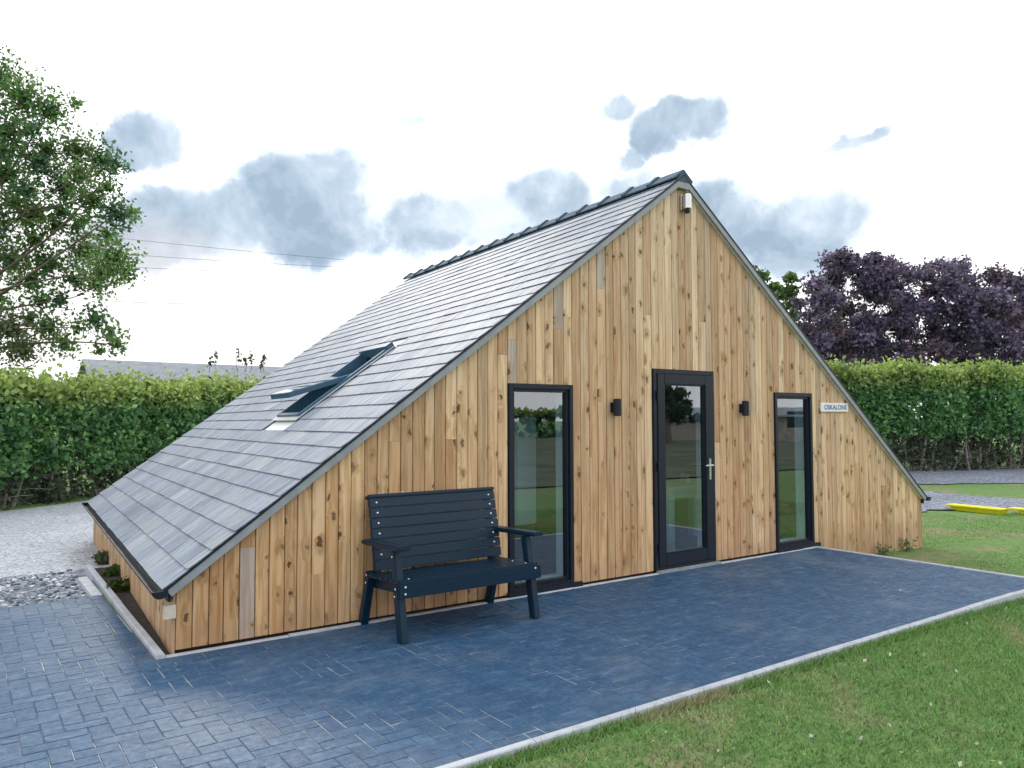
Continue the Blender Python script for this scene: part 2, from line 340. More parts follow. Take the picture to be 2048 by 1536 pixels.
class MB:
    def __init__(s): s.v = []; s.f = []
    def add(s, vs, fs):
        b = len(s.v); s.v += [tuple(map(float, v)) for v in vs]; s.f += [tuple(b+i for i in f) for f in fs]; return s
    def box(s, x0, x1, y0, y1, z0, z1):
        return s.add([(x0, y0, z0), (x1, y0, z0), (x1, y1, z0), (x0, y1, z0), (x0, y0, z1), (x1, y0, z1), (x1, y1, z1), (x0, y1, z1)],
                     [(0, 3, 2, 1), (4, 5, 6, 7), (0, 1, 5, 4), (1, 2, 6, 5), (2, 3, 7, 6), (3, 0, 4, 7)])
    def prism(s, poly, axis, a0, a1):
        """extrude a polygon (list of 2D) along axis 'x' or 'y' or 'z'"""
        def P(q, a): return {'y': (q[0], a, q[1]), 'x': (a, q[0], q[1]), 'z': (q[0], q[1], a)}[axis]
        n = len(poly); vs = [P(q, a0) for q in poly] + [P(q, a1) for q in poly]
        return s.add(vs, [tuple(range(n)), tuple(range(2*n-1, n-1, -1))] + [(i, i+n, (i+1) % n+n, (i+1) % n) for i in range(n)])
    def bar(s, p, q, w, h, up=(0, 0, 1), w2=None, h2=None):
        p, q, up = map(Vector, (p, q, up)); d = (q-p).normalized(); a = d.cross(up).normalized(); b = a.cross(d)
        w2 = w if w2 is None else w2; h2 = h if h2 is None else h2
        vs = [p+a*sx_*w/2+b*sy_*h/2 for sx_, sy_ in ((-1, -1), (1, -1), (1, 1), (-1, 1))] + [q+a*sx_*w2/2+b*sy_*h2/2 for sx_, sy_ in ((-1, -1), (1, -1), (1, 1), (-1, 1))]
        return s.add(vs, [(3, 2, 1, 0), (4, 5, 6, 7), (0, 1, 5, 4), (1, 2, 6, 5), (2, 3, 7, 6), (3, 0, 4, 7)])
    def tube(s, pts, rs, n=8, cap=True):
        pts = [Vector(p) for p in pts]; rs = rs if isinstance(rs, (list, tuple)) else [rs]*len(pts)
        b = len(s.v); ref = Vector((0, 0, 1))
        for i, p in enumerate(pts):
            d = (pts[min(i+1, len(pts)-1)] - pts[max(i-1, 0)]).normalized()
            a = d.cross(ref if abs(d.z) < .95 else Vector((1, 0, 0))).normalized(); c = a.cross(d)
            for k in range(n):
                t = 2*math.pi*k/n; s.v.append(tuple(p + a*math.cos(t)*rs[i] + c*math.sin(t)*rs[i]))
        for i in range(len(pts)-1):
            for k in range(n):
                s.f.append((b+i*n+k, b+i*n+(k+1) % n, b+(i+1)*n+(k+1) % n, b+(i+1)*n+k))
        if cap: s.f.append(tuple(b+k for k in range(n))[::-1]); s.f.append(tuple(b+(len(pts)-1)*n+k for k in range(n)))
        return s
    def lathe(s, c, prof, n=16):
        """prof: (r, z) list, around the vertical through c"""
        b = len(s.v)
        for r, z in prof:
            for k in range(n):
                t = 2*math.pi*k/n; s.v.append((c[0]+r*math.cos(t), c[1]+r*math.sin(t), c[2]+z))
        for i in range(len(prof)-1):
            for k in range(n): s.f.append((b+i*n+k, b+i*n+(k+1) % n, b+(i+1)*n+(k+1) % n, b+(i+1)*n+k))
        s.f.append(tuple(b+k for k in range(n))[::-1]); s.f.append(tuple(b+(len(prof)-1)*n+k for k in range(n))); return s
    def build(s, name, mat, parent=None, fn=None, bevel=0, smooth=False, recalc=True, org=None):
        V = [fn(v) for v in s.v] if fn else s.v
        o0 = origin(parent) if parent else (np.zeros(3) if org is None else np.array(org))
        V = [(v[0]-o0[0], v[1]-o0[1], v[2]-o0[2]) for v in V]
        me = bpy.data.meshes.new(name); me.from_pydata(V, [], s.f); me.update()
        if recalc or bevel:
            bm = bmesh.new(); bm.from_mesh(me)
            if recalc: bmesh.ops.recalc_face_normals(bm, faces=bm.faces[:])
            if bevel:
                es = [e for e in bm.edges if len(e.link_faces) == 2 and e.calc_face_angle(0) > .5]
                bmesh.ops.bevel(bm, geom=es, offset=bevel, segments=2, affect='EDGES', clamp_overlap=True)
            bm.to_mesh(me); bm.free()
        if smooth: me.polygons.foreach_set('use_smooth', [True]*len(me.polygons))
        o = link(name, me, parent, mat if isinstance(mat, (list, tuple)) else [mat])
        if org is not None and not parent: o.location = org
        return o

# ------------------------------------------------------------------ ground
def smooth01(t): t = np.clip(t, 0, 1); return t*t*(3-2*t)
def gz(x, y=0):
    x = np.asarray(x, float); y = np.asarray(y, float)
    return -.03 - .24*smooth01((x+1)/6)*(.35+.65*smooth01((y+2.7)/2.4)+.65*0) - .11*smooth01((y-1.5)/5.)*smooth01((2-x)/5.)
def ground_sheet(name, poly_x, poly_y, mat, dz=0., warp=0., **kw):
    pass
gx = np.concatenate([np.linspace(-600, -30, 12), np.linspace(-20, -2, 30), np.linspace(-1, 6, 60), np.linspace(8, 40, 12), np.linspace(60, 700, 12)])
gy = np.concatenate([np.linspace(-500, -20, 10), np.linspace(-15, 30, 46), np.linspace(45, 700, 12)])
GX, GY = np.meshgrid(gx, gy); V = np.stack([GX.ravel(), GY.ravel(), gz(GX, GY).ravel() + .015*np.sin(GX*1.3).ravel()*np.cos(GY*1.7).ravel()*(GX.ravel() > 6)], 1)
nx = len(gx); F = [(j*nx+i, j*nx+i+1, (j+1)*nx+i+1, (j+1)*nx+i) for j in range(len(gy)-1) for i in range(nx-1)]
tag(mesh_np('lawn', V, F, M['lawn'], smooth=True), kind='structure')

def strip(name, top, bot, mat, dz):
    """ribbon between two point lists, subdivided with a ragged edge, laid dz above the ground"""
    n = 60
    def sample(pts):
        pts = np.array(pts, float); d = np.concatenate([[0], np.cumsum(np.linalg.norm(np.diff(pts, axis=0), axis=1))]); t = np.linspace(0, d[-1], n)
        return np.stack([np.interp(t, d, pts[:, 0]), np.interp(t, d, pts[:, 1])], 1)
    A, B = sample(top), sample(bot); A += RNG.normal(0, .05, A.shape); B += RNG.normal(0, .05, B.shape)
    V = []; K = 8
    for k in range(K+1):
        P = A + (B-A)*k/K; V.append(np.stack([P[:, 0], P[:, 1], gz(P[:, 0], P[:, 1]) + dz + (.02 if P[:, 0].mean() > 5 else 0)], 1))
    V = np.concatenate(V); F = [(k*n+i, k*n+i+1, (k+1)*n+i+1, (k+1)*n+i) for k in range(K) for i in range(n-1)]
    return tag(mesh_np(name, V, F, mat), kind='structure')
M['field'] = plain('dull_stubble_field', (.095, .115, .075), .95, 0, .45, .6, 0, .1)
strip('field', [(-70, -9.5), (-40, -9.5), (-20, -9.5), (-5, -9.5), (0, -9.5), (8, -9.5), (30, -9.5), (90, -9.5)], [(-70, -75), (-40, -75), (-20, -75), (-5, -75), (0, -75), (8, -75), (30, -75), (90, -75)], M['field'], .012)
strip('gravel_drive', [(-16, 2.27), (-9, 2.27), (-5.3, 2.27), (-4.95, 2.9), (-4.6, 7.2), (-1, 8.4), (8, 8.2), (16, 9)], [(-16, 8), (-10, 10.2), (-6.2, 11.6), (-4.7, 12.8), (-2, 15), (1, 17), (8, 16), (17, 13)], M['gravel_light'], .004)
strip('gravel_verge', [(-16, 2.2), (-9, 2.2), (-5.28, 2.2)], [(-16, 4.3), (-9, 4.35), (-5.2, 4.3)], M['gravel_grey'], .008)
strip('gravel_track', [(5.8, 7), (13.5, 4.3), (13.2, 1.9), (13.4, 0), (13.9, -3)], [(5.3, 1.2), (9.5, 2.1), (10.6, 1.6), (12.1, .9), (12.6, -3)], M['gravel_grey'], .004)
strip('gravel_path', [(12, 14), (20.3, 8.4), (24.5, 6.3), (33, 1.5)], [(11, 9), (15.7, 5.1), (18.1, 3.7), (24, -.4)], M['gravel_grey'], .004)

# loose chips at the edge of the paving
def chips(name, n, xr, yr, smin, smax, label, cat):
    ico = bmesh.new(); bmesh.ops.create_icosphere(ico, subdivisions=1, radius=1); bv = np.array([v.co for v in ico.verts]); bf = np.array([[v.index for v in f.verts] for f in ico.faces]); ico.free()
    V = []; F = []
    x = RNG.uniform(*xr, n); y = RNG.uniform(*yr, n); s = smin + (smax-smin)*RNG.random(n)**3
    for i in range(n):
        sc = s[i]*np.array([1, RNG.uniform(.5, 1), RNG.uniform(.3, .6)]); a = RNG.uniform(0, 6.3)
        v = bv*(1+RNG.normal(0, .16, (len(bv), 1)))*sc; v = np.stack([v[:, 0]*math.cos(a)-v[:, 1]*math.sin(a), v[:, 0]*math.sin(a)+v[:, 1]*math.cos(a), v[:, 2]], 1)
        V.append(v + [x[i], y[i], gz(x[i], y[i])+.01+sc[2]*.4]); F.append(bf + i*len(bv))
    return tag(mesh_np(name, np.concatenate(V), np.concatenate(F), M['chips']), label, cat, kind='stuff')
chips('stone_chips', 3800, (-9, -5.3), (2.25, 4.3), .005, .034, 'loose grey and white stone chips along the edge of the dark paving', 'gravel')

# ------------------------------------------------------------------ paving and kerbs
def pavers():
    rects = []
    X0, X1, Y0, Y1 = -8.6, 2.30, -2.59, 2.27
    u = .1; i0, i1 = int(X0/u)-4, int(X1/u)+4; j0, j1 = int(Y0/u)-4, int(Y1/u)+4
    def clip(r, c):
        a = (max(r[0], c[0]), min(r[1], c[1]), max(r[2], c[2]), min(r[3], c[3]))
        return a if a[1]-a[0] > .018 and a[3]-a[2] > .018 else None
    front = (X0, X1, Y0, -.27); left = (X0, -5.38, -.27, Y1); whole = (X0, -5.38, Y0, Y1)
    for i in range(i0, i1):
        for j in range(j0, j1):
            k = (i-j) % 4
            if k == 0: r = (i*u, i*u+.2, j*u, j*u+.1)
            elif k == 3: r = (i*u, i*u+.1, j*u, j*u+.2)
            else: continue
            if r[1] <= -5.38: c = clip(r, whole); rects += [c] if c else []
            else:
                for reg in (front, left):
                    c = clip(r, reg)
                    if c: rects.append(c)
    x = -5.28
    while x < X1-.02: rects.append((x, min(x+.1, X1), -.27, -.075)); x += .1
    y = -.27
    while y < Y1-.02: rects.append((-5.38, -5.28, y, min(y+.2, Y1))); y += .2
    V = []; F = []
    for (a, b, c, d) in rects:
        g = .0020; ch = .0028; a += g; b -= g; c += g; d -= g
        h = RNG.normal(0, .0005); tl = RNG.normal(0, .0006, 2)
        n = len(V)
        for (px, py) in ((a, c), (b, c), (b, d), (a, d)): V.append((px, py, -.012))
        for (px, py) in ((a, c), (b, c), (b, d), (a, d)): V.append((px, py, -.0028+h))
        for q, (px, py) in enumerate(((a+ch, c+ch), (b-ch, c+ch), (b-ch, d-ch), (a+ch, d-ch))): V.append((px, py, h + (tl[0] if q in (1, 2) else -tl[0]) + (tl[1] if q > 1 else -tl[1])))
        for q in range(4):
            r_ = (q+1) % 4; F.append((n+q, n+r_, n+4+r_, n+4+q)); F.append((n+4+q, n+4+r_, n+8+r_, n+8+q))
        F.append((n+8, n+9, n+10, n+11))
    tag(mesh_np('patio', V, F, M['paver']), kind='structure')
    b = MB(); b.box(X0, X1, Y0, -.07, -.3, -.0030); b.box(X0, -5.275, -.07, Y1, -.2, -.0030)
    tag(b.build('patio_bed', M['sand']), kind='structure')
pavers()
def kerb_run(b, p, q, w, z0, z1, seg=.915):
    p, q = Vector((*p, 0)), Vector((*q, 0)); L = (q-p).length; d = (q-p).normalized(); n = Vector((-d.y, d.x, 0)); k = 0
    while k < L-.01:
        e = min(k+seg, L); j = RNG.normal(0, .0015); a = p+d*(k+.003)+n*j; c = p+d*(e-.003)+n*j; zt = z1+RNG.normal(0, .0015)
        r = .006
        sect = [(-w/2, z0), (w/2, z0), (w/2, zt-r), (w/2-r, zt), (-w/2+r, zt), (-w/2, zt-r)]
        vs = [a+n*s_[0]+Vector((0, 0, s_[1])) for s_ in sect] + [c+n*s_[0]+Vector((0, 0, s_[1])) for s_ in sect]; m = 6
        b.add(vs, [tuple(range(m)), tuple(range(2*m-1, m-1, -1))] + [(i, i+m, (i+1) % m+m, (i+1) % m) for i in range(m)]); k = e
kb = MB(); kerb_run(kb, (-8.6, -2.616), (2.35, -2.616), .05, -.35, .012)
kerb_run(kb, (2.326, -2.59), (2.326, -.03), .05, -.35, .012)
kerb_run(kb, (-5.24, -.075), (-5.19, 3.9), .055, -.2, .028); kerb_run(kb, (-5.27, -.045), (2.3, -.045), .05, -.2, .008)
kb.box(-5.36, -5.275, 2.285, 3.3, -.15, .004)
tag(kb.build('kerb', M['kerb']), kind='structure')
b = MB(); b.box(-5.212, -4.9, -.015, 3.9, -.2, -.02); tag(b.build('soil_bed', M['soil']), kind='structure')

# ------------------------------------------------------------------ the cabin
WL, WR, H, EZ, LEN = 5.218, 5.088, 4.268, .461, 6.9
def S(v): return (v[0]+.056*max(v[1], 0), v[1], v[2]-.0045*max(v[1], 0))
def roof_z(x): return (EZ + (x+WL)*(H-EZ)/WL) if x < 0 else (EZ + (WR-x)*(H-EZ)/WR)     # outer (slate) surface
UND = .095                                                                          # vertical gap down to the underside of the roof
cabin = thing('timber_cabin', (0, 0, 0), 'low timber clad cabin with a steep slate roof reaching almost to the ground', 'cabin')
WXL, WXR = -5.135, 5.04
OPEN = [(-2.322, -1.558, .02, 1.93), (-.468, .493, .02, 2.13), (1.604, 2.366, .02, 1.915)]      # x0, x1, z0, z1
anchors = [WXL] + [q for o_ in OPEN for q in o_[:2]] + [WXR]
edges = []
for a, c in zip(anchors[:-1], anchors[1:]):
    n = max(1, round((c-a)/.107)); e_ = np.linspace(a, c, n+1)
    e_[1:-1] += RNG.normal(0, .004, n-1); edges += list(zip(e_[:-1], e_[1:]))
def gbase(x): return float(gz(x)) - .05 if x > 2.35 else .022
bd = MB(); bk_ = MB(); inn = MB()
def board(b, x0, x1, z0, t0, t1, apex=None, y0=0., th=.018, f=None):
    """one board: front face with chamfered long edges. top is sloped from t0 to t1"""
    g = .0030; c = .0050; xa, xb = x0+g, x1-g
    def tz(x): return t0 + (t1-t0)*(x-x0)/(x1-x0)
    y = y0 + RNG.normal(0, .0006)
    fr = [(xa+c, y, z0), (xb-c, y, z0), (xb-c, y, tz(xb-c)), (xa+c, y, tz(xa+c))]
    if apex: fr.insert(3, (apex[0], y, apex[1]))
    n = len(fr)
    bkp = [(xa, y+c, z0), (xb, y+c, z0), (xb, y+c, tz(xb)), (xa, y+c, tz(xa))]
    if apex: bkp.insert(3, (apex[0], y+c, apex[1]))
    bk2 = [(p[0], y+th, p[2]) for p in bkp]
    vs = fr+bkp+bk2; fs = [tuple(range(n))]
    for q in range(n):
        r_ = (q+1) % n; fs.append((q, r_, n+r_, n+q)[::-1]); fs.append((n+q, n+r_, 2*n+r_, 2*n+q)[::-1])
    if f: vs = [f(v) for v in vs]
    b.add(vs, fs)
def wall_pt(px, py):
    d = ray(px, py); t = -CP[1]/d[1]; P_ = CP+d*t; return P_[0], P_[2]
GREY = [((1108, 575), (1108, 657)), ((1196, 500), (1196, 577)), ((1029, 680), (1029, 764)), ((497, 1095), (497, 1262))]
GREY = [(wall_pt(*b_)[0], wall_pt(*b_)[1], wall_pt(*a_)[1]) for a_, b_ in GREY]
gb = MB()
for (x0, x1) in edges:
    xm = (x0+x1)/2; z0 = gbase(xm)
    for (a, c, o0, o1) in OPEN:
        if a-.001 < xm < c+.001: z0 = o1+.002
    t0, t1 = roof_z(x0)-UND+.03, roof_z(x1)-UND+.03
    top = min(t0, t1); apex = (0, roof_z(0)-UND+.03) if x0 < 0 < x1 else None
    cuts = []
    if top-z0 > 1.0 and RNG.random() < .3:
        cuts = sorted(RNG.uniform(z0+.3, top-.15, RNG.integers(1, 3)))
        if len(cuts) == 2 and cuts[1]-cuts[0] < .4: cuts = cuts[:1]
    gr = [g_ for g_ in GREY if x0 <= g_[0] < x1]
    if gr: cuts = [q for q in (gr[0][1], gr[0][2]) if z0+.08 < q < top-.08]
    zz = [z0]+list(cuts)
    for k, za in enumerate(zz):
        last = k == len(zz)-1; zm = za+.03; tgt = gb if gr and gr[0][1]-.12 < zm < gr[0][2] else bd
        if last: board(tgt, x0, x1, za+(.0015 if k else 0), t0, t1, apex)
        else: board(tgt, x0, x1, za+(.0015 if k else 0), zz[k+1], zz[k+1])
bd.build('front_cladding', M['wood'], cabin, recalc=True)
go = gb.build('weathered_board', M['wood_grey'], cabin, recalc=True); go['label'] = 'silver grey weathered cladding boards'; go['kind'] = 'stuff'
# structure behind the boards: backing coloured dark as shade for the board gaps, then white inner lining, with the openings left out
for k in range(len(anchors)-1):
    a, c = anchors[k], anchors[k+1]; o1 = None
    for o_ in OPEN:
        if abs(o_[0]-a) < 1e-6: o1 = o_[3]
    zb = -.3 if (a > 2.3) else .0
    z0 = o1 if o1 else zb
    pts = [(a, z0), (c, z0), (c, roof_z(c)-UND+.02)] + ([(0, roof_z(0)-UND+.02)] if a < 0 < c else []) + [(a, roof_z(a)-UND+.02)]
    bk_.prism(pts, 'y', .019, .10)
    zi = o1 if o1 else .0
    pts2 = [(a, zi), (c, zi), (c, roof_z(c)-UND-.02)] + ([(0, roof_z(0)-UND-.02)] if a < 0 < c else []) + [(a, roof_z(a)-UND-.02)]
    inn.prism(pts2, 'y', .101, .22)
bk_.build('dark_backing', M['dark_gap'], cabin); inn.build('inner_wall', M['white_in'], cabin)
# side and rear walls
def side_boards(xw, sgn, zlow, name):
    b = MB(); y = .0 if sgn < 0 else .0
    ys = np.arange(.0, LEN-.02, .118)
    for ya in ys:
        # board facing outward: built in a local frame then turned
        def f(v, xw=xw, sgn=sgn): return S((xw + sgn*(-v[1]) , v[0], v[2]))
        board(b, ya, min(ya+.118, LEN-.02), zlow, EZ-.03, EZ-.03, None, -.02, .018, f)
    return b.build(name, M['wood_side'], cabin)
side_boards(WXL, -1, -.12, 'side_cladding'); side_boards(WXR, 1, -.36, 'side_cladding')
for q in ((WXL+.005, WXL+.12, -.13), (WXR-.12, WXR-.005, -.36)):
    b = MB(); b.box(q[0], q[1], .105, LEN-.1, q[2], EZ-.0); b.build('side_wall', M['dark_gap'], cabin, S)
b = MB(); b.prism([(WXL, -.1), (WXR, -.3), (WXR, EZ-.1), (0, H-UND), (WXL, EZ-.1)], 'y', LEN-.09, LEN-.02); b.build('rear_wall', M['wood'], cabin, S)
b = MB(); b.box(WXL+.13, WXR-.13, .23, LEN-.1, -.02, .03); b.build('interior_floor', M['floor_in'], cabin, S)
b = MB(); b.prism([(WXL+.2, .03), (WXR-.2, .03), (WXR-.2, EZ-.1), (0, H-UND-.1), (WXL+.2, EZ-.1)], 'y', 4.6, 4.7); b.build('partition_wall', M['grey_in'], cabin, S)

# roof: deck then slates. a slope frame: s up the slope, n out of it
def slope(sgn):
    W_ = WL if sgn < 0 else WR; L = math.hypot(W_, H-EZ); ux, uz = W_/L, (H-EZ)/L
    def P(s, y, n=0.):
        # outer surface datum n=0 is the slate plane
        return S((sgn*(W_ - s*ux) + sgn*n*uz, y, EZ + s*uz + n*ux))
    return P, L
dk = MB()
RW = (1.98, 3.30, 2.06, 2.86)     # roof window s0,s1,y0,y1 on the left slope
for sgn in (-1, 1):
    P, L = slope(sgn); Y0, Y1 = -.035, LEN+.04
    regs = [(.03, L, Y0, Y1)] if sgn > 0 else [(.03, RW[0], Y0, Y1), (RW[1], L, Y0, Y1), (RW[0], RW[1], Y0, RW[2]), (RW[0], RW[1], RW[3], Y1)]
    for (s0, s1, a, c) in regs:
        vs = [P(s, y, n) for n in (-.066, -.012) for (s, y) in ((s0, a), (s1, a), (s1, c), (s0, c))]
        dk.add(vs, [(0, 1, 2, 3), (4, 5, 6, 7), (0, 1, 5, 4), (1, 2, 6, 5), (2, 3, 7, 6), (3, 0, 4, 7)])
roof = dk.build('roof', M['white_in'], cabin)
ROOTS[roof.name] = ROOTS[cabin.name]
def slates(sgn):
    P, L = slope(sgn); b = MB(); g = .197; n = int(L/g)+1; Y0, Y1 = -.06, LEN+.06; tw = .305
    for i in range(n):
        s0 = i*g - .015; s1 = min(s0+g+.012, L)
        if s1-s0 < .02: continue
        y = Y0 - (tw/2 if i % 2 else 0)
        while y < Y1:
            a, c = max(y, Y0)+.0016, min(y+tw, Y1)-.0016; y += tw
            if c-a < .02: continue
            segs = [(a, c)]
            if sgn < 0 and s1 > RW[0]-.02 and s0 < RW[1]+.04:
                segs = [(p, q) for (p, q) in ((a, min(c, RW[2]-.03)), (max(a, RW[3]+.03), c)) if q-p > .015]
            for (a_, c_) in segs:
                j = RNG.normal(0, .0012); hb = .012+RNG.normal(0, .001); sj = s0+RNG.normal(0, .0018)
                t = .008
                vs = [P(sj, a_, hb-t), P(sj, c_, hb-t+j), P(s1, c_, -.010), P(s1, a_, -.010), P(sj, a_, hb), P(sj, c_, hb+j), P(s1, c_, .001), P(s1, a_, .001)]
                b.add(vs, [(0, 3, 2, 1), (4, 5, 6, 7), (0, 1, 5, 4), (1, 2, 6, 5), (2, 3, 7, 6), (3, 0, 4, 7)])
    o = b.build('slates', M['slate'], roof); return o
slates(-1); slates(1)
# ridge tiles
nr = 16; step = (LEN+.12)/nr
for k in range(nr):
    ya = -.06 + k*step; yb = ya+step+.004; b = MB()
    aL = math.atan2(H-EZ, WL); aR = math.atan2(H-EZ, WR); top = H+.055
    def vee(y, w, z, t=.016):
        return [(-w*math.cos(aL), y, z-w*math.sin(aL)), (-.012, y, z), (.012, y, z), (w*math.cos(aR), y, z-w*math.sin(aR)),
                (w*math.cos(aR)-t*.6, y, z-w*math.sin(aR)-t*.8), (0, y, z-t*1.25), (-w*math.cos(aL)+t*.6, y, z-w*math.sin(aL)-t*.8)]
    def seg(y0, y1, w, z0, z1, t=.016):
        vs = vee(y0, w, z0, t)+vee(y1, w, z1, t); n = 7
        b.add(vs, [tuple(range(n)), tuple(range(2*n-1, n-1, -1))] + [(i, i+n, (i+1) % n+n, (i+1) % n) for i in range(n)])
    seg(ya+.002, yb-.05, .185, top, top+.004); seg(yb-.055, yb-.006, .20, top+.028, top+.030, .034)
    b.build('ridge_tile', M['ridge'], roof, S)
# verge trims: grey capping under the slate ends, plus a thin black strip that draws in the shadow line
for sgn in (-1, 1):
    P, L = slope(sgn)
    for yq, yw in ((-.062, -.034), (LEN+.042, LEN+.07)):
        b = MB(); e = L - .0
        vs = [P(s, y, n) for n in (-.072, -.018) for (s, y) in ((.0, yq), (e, yq), (e, yw), (.0, yw))]
        b.add(vs, [(0, 1, 2, 3), (4, 5, 6, 7), (0, 1, 5, 4), (1, 2, 6, 5), (2, 3, 7, 6), (3, 0, 4, 7)])
        b.build('verge_trim', M['trim'], roof)
        b = MB(); vs = [P(s, y, n) for n in (-.017, -.001) for (s, y) in ((.0, yq-.006), (e, yq-.006), (e, yw), (.0, yw))]
        b.add(vs, [(0, 1, 2, 3), (4, 5, 6, 7), (0, 1, 5, 4), (1, 2, 6, 5), (2, 3, 7, 6), (3, 0, 4, 7)])
        b.build('verge_shadow_line', M['black_frame'], roof)
b = MB(); b.prism([(-.16, H-.155), (.16, H-.155), (.0, H-.02)], 'y', -.061, -.034); b.build('apex_piece', M['trim'], roof)
b = MB(); b.prism([(-.13, H-.085), (.13, H-.085), (.0, H+.047)], 'y', -.0665, -.05); b.build('ridge_end', M['ridge'], roof)
# gutters, fascia
for sgn in (-1, 1):
    W_ = WL if sgn < 0 else WR; gxc = sgn*(W_+.035); b = MB(); R_ = .052; n = 10; zc = EZ-.012
    prof = [(gxc+R_*math.cos(math.pi+math.pi*k/n), zc+R_*math.sin(math.pi+math.pi*k/n)) for k in range(n+1)]
    prof += [(gxc+(R_-.004)*math.cos(-math.pi*k/n), zc+(R_-.004)*math.sin(-math.pi*k/n)) for k in range(n+1)]
    b.prism(prof, 'y', -.075, LEN+.06)
    cap = [(gxc+R_*math.cos(math.pi+math.pi*k/n), zc+R_*math.sin(math.pi+math.pi*k/n)) for k in range(n+1)]
    b.prism(cap, 'y', -.080, -.0755); b.prism(cap, 'y', LEN+.0605, LEN+.065)
    b.build('gutter', M['black_gutter'], cabin, S)
    b = MB(); xf = sgn*(W_-.045)
    b.box(min(xf, xf+sgn*.02), max(xf, xf+sgn*.02), -.03, LEN, EZ-.10, EZ-.015)
    for yk in np.arange(.5, LEN, .9): b.box(min(xf+sgn*.02, xf+sgn*.045), max(xf+sgn*.02, xf+sgn*.045), yk, yk+.03, EZ-.09, EZ-.02)
    b.build('fascia', M['black_frame'], cabin, S)
b = MB(); b.box(WXL-.08, WXL-.003, -.03, .02, .245, .335); b.build('soffit_end', plain('cut_soffit_end', (.62, .56, .46), .7, 0, .1, 20, .1), cabin, bevel=.002)

# windows and door: frame, glass, sill
def rect_frame(b, x0, x1, z0, z1, w, y0, y1, wb=None):
    wb = w if wb is None else wb
    b.box(x0, x0+w, y0, y1, z0, z1); b.box(x1-w, x1, y0, y1, z0, z1); b.box(x0+w, x1-w, y0+.0007, y1, z1-w, z1); b.box(x0+w, x1-w, y0+.0007, y1, z0, z0+wb)
for k, (x0, x1, z0, z1) in enumerate(OPEN):
    if k == 1: continue
    b = MB(); rect_frame(b, x0+.002, x1-.002, z0+.01, z1, .045, -.018, .075); rect_frame(b, x0+.048, x1-.048, z0+.056, z1-.046, .028, .004, .068)
    fr = b.build('window_frame', M['black_frame'], cabin, bevel=.003)
    b = MB(); b.box(x0+.07, x1-.07, .034, .038, z0+.08, z1-.07); b.build('window_pane', M['glass'], fr)
    b = MB(); b.box(x0-.03, x1+.075, -.052, -.0185, z0-.018, z0+.03); b.build('window_sill', M['black_frame'], fr, bevel=.003)
x0, x1, z0, z1 = OPEN[1]
b = MB(); rect_frame(b, x0+.002, x1-.002, z0+.005, z1, .048, -.022, .07, .03); df = b.build('door_frame', M['black_frame'], cabin, bevel=.003)
b = MB(); rect_frame(b, x0+.054, x1-.054, z0+.040, z1-.052, .105, -.032, .05, .12); rect_frame(b, x0+.16, x1-.16, z0+.161, z1-.158, .014, -.022, .03)
dr = b.build('door', M['black_frame'], cabin, bevel=.004)
b = MB(); b.box(x0+.165, x1-.165, .006, .010, z0+.165, z1-.162); b.build('door_pane', M['glass'], dr)
b = MB(); hx = x1-.105; b.box(hx-.016, hx+.016, -.042, -.0325, .93, 1.16); b.tube([(hx, -.04, 1.09), (hx, -.085, 1.09), (hx-.02, -.088, 1.09), (hx-.125, -.088, 1.088)], .0095, 10); b.tube([(hx, -.044, .975), (hx, -.038, .975)], .009, 10)
b.build('door_handle', M['steel'], dr, bevel=.001)
for zh in (.25, 1.1, 1.85):
    b = MB(); b.tube([(x0+.05, -.038, zh-.05), (x0+.05, -.038, zh+.05)], .011, 10); b.build('door_hinge', M['black_frame'], dr)
b = MB(); b.box(x0+.01, x1+.02, -.075, -.024, -.004, .024); b.build('threshold', M['trim'], cabin, bevel=.003)

for (x0, x1, z0, z1) in OPEN:
    b = MB(); b.box(x0-.004, x0+.030, .0765, .225, z0+.03, z1+.004); b.box(x1-.030, x1+.004, .0765, .225, z0+.03, z1+.004); b.box(x0+.031, x1-.031, .0765, .225, z1-.03, z1+.003); b.box(x0+.031, x1-.031, .0765, .225, z0+.015, z0+.075)
    b.build('window_reveal', M['white_in'], cabin)
# roof window, centre pivot, standing open
P, L = slope(-1); s0, s1, ya, yb = RW
b = MB()
def sbox(b, s0, s1, y0, y1, n0, n1, f=P):
    vs = [f(s, y, n) for n in (n0, n1) for (s, y) in ((s0, y0), (s1, y0), (s1, y1), (s0, y1))]
    b.add(vs, [(0, 1, 2, 3), (4, 5, 6, 7), (0, 1, 5, 4), (1, 2, 6, 5), (2, 3, 7, 6), (3, 0, 4, 7)])
sbox(b, s0, s1, ya, ya+.048, -.1, .046); sbox(b, s0, s1, yb-.048, yb, -.1, .046); sbox(b, s0, s0+.05, ya+.055, yb-.055, -.1, .045); sbox(b, s1-.07, s1+.03, ya-.01, yb+.01, -.02, .075)
rw = b.build('roof_window', M['steel_frame'], roof, bevel=.004)
b = MB(); sbox(b, s0-.065, s0-.002, ya-.05, yb+.05, .020, .026); sbox(b, s0, s1+.08, ya-.045, ya-.002, .018, .024); sbox(b, s0, s1+.08, yb+.002, yb+.045, .018, .024)
b.build('flashing', M['flash'], rw)
sm = (s0+s1)/2; th = rad(19)
def PS(s, y, n=0.):      # sash turned about its middle: lower half out, upper half in
    ds = s-sm; return P(sm + ds*math.cos(th) + n*math.sin(th), y, .05 - ds*math.sin(th) + n*math.cos(th))
b = MB(); a_, c_ = ya+.062, yb-.062
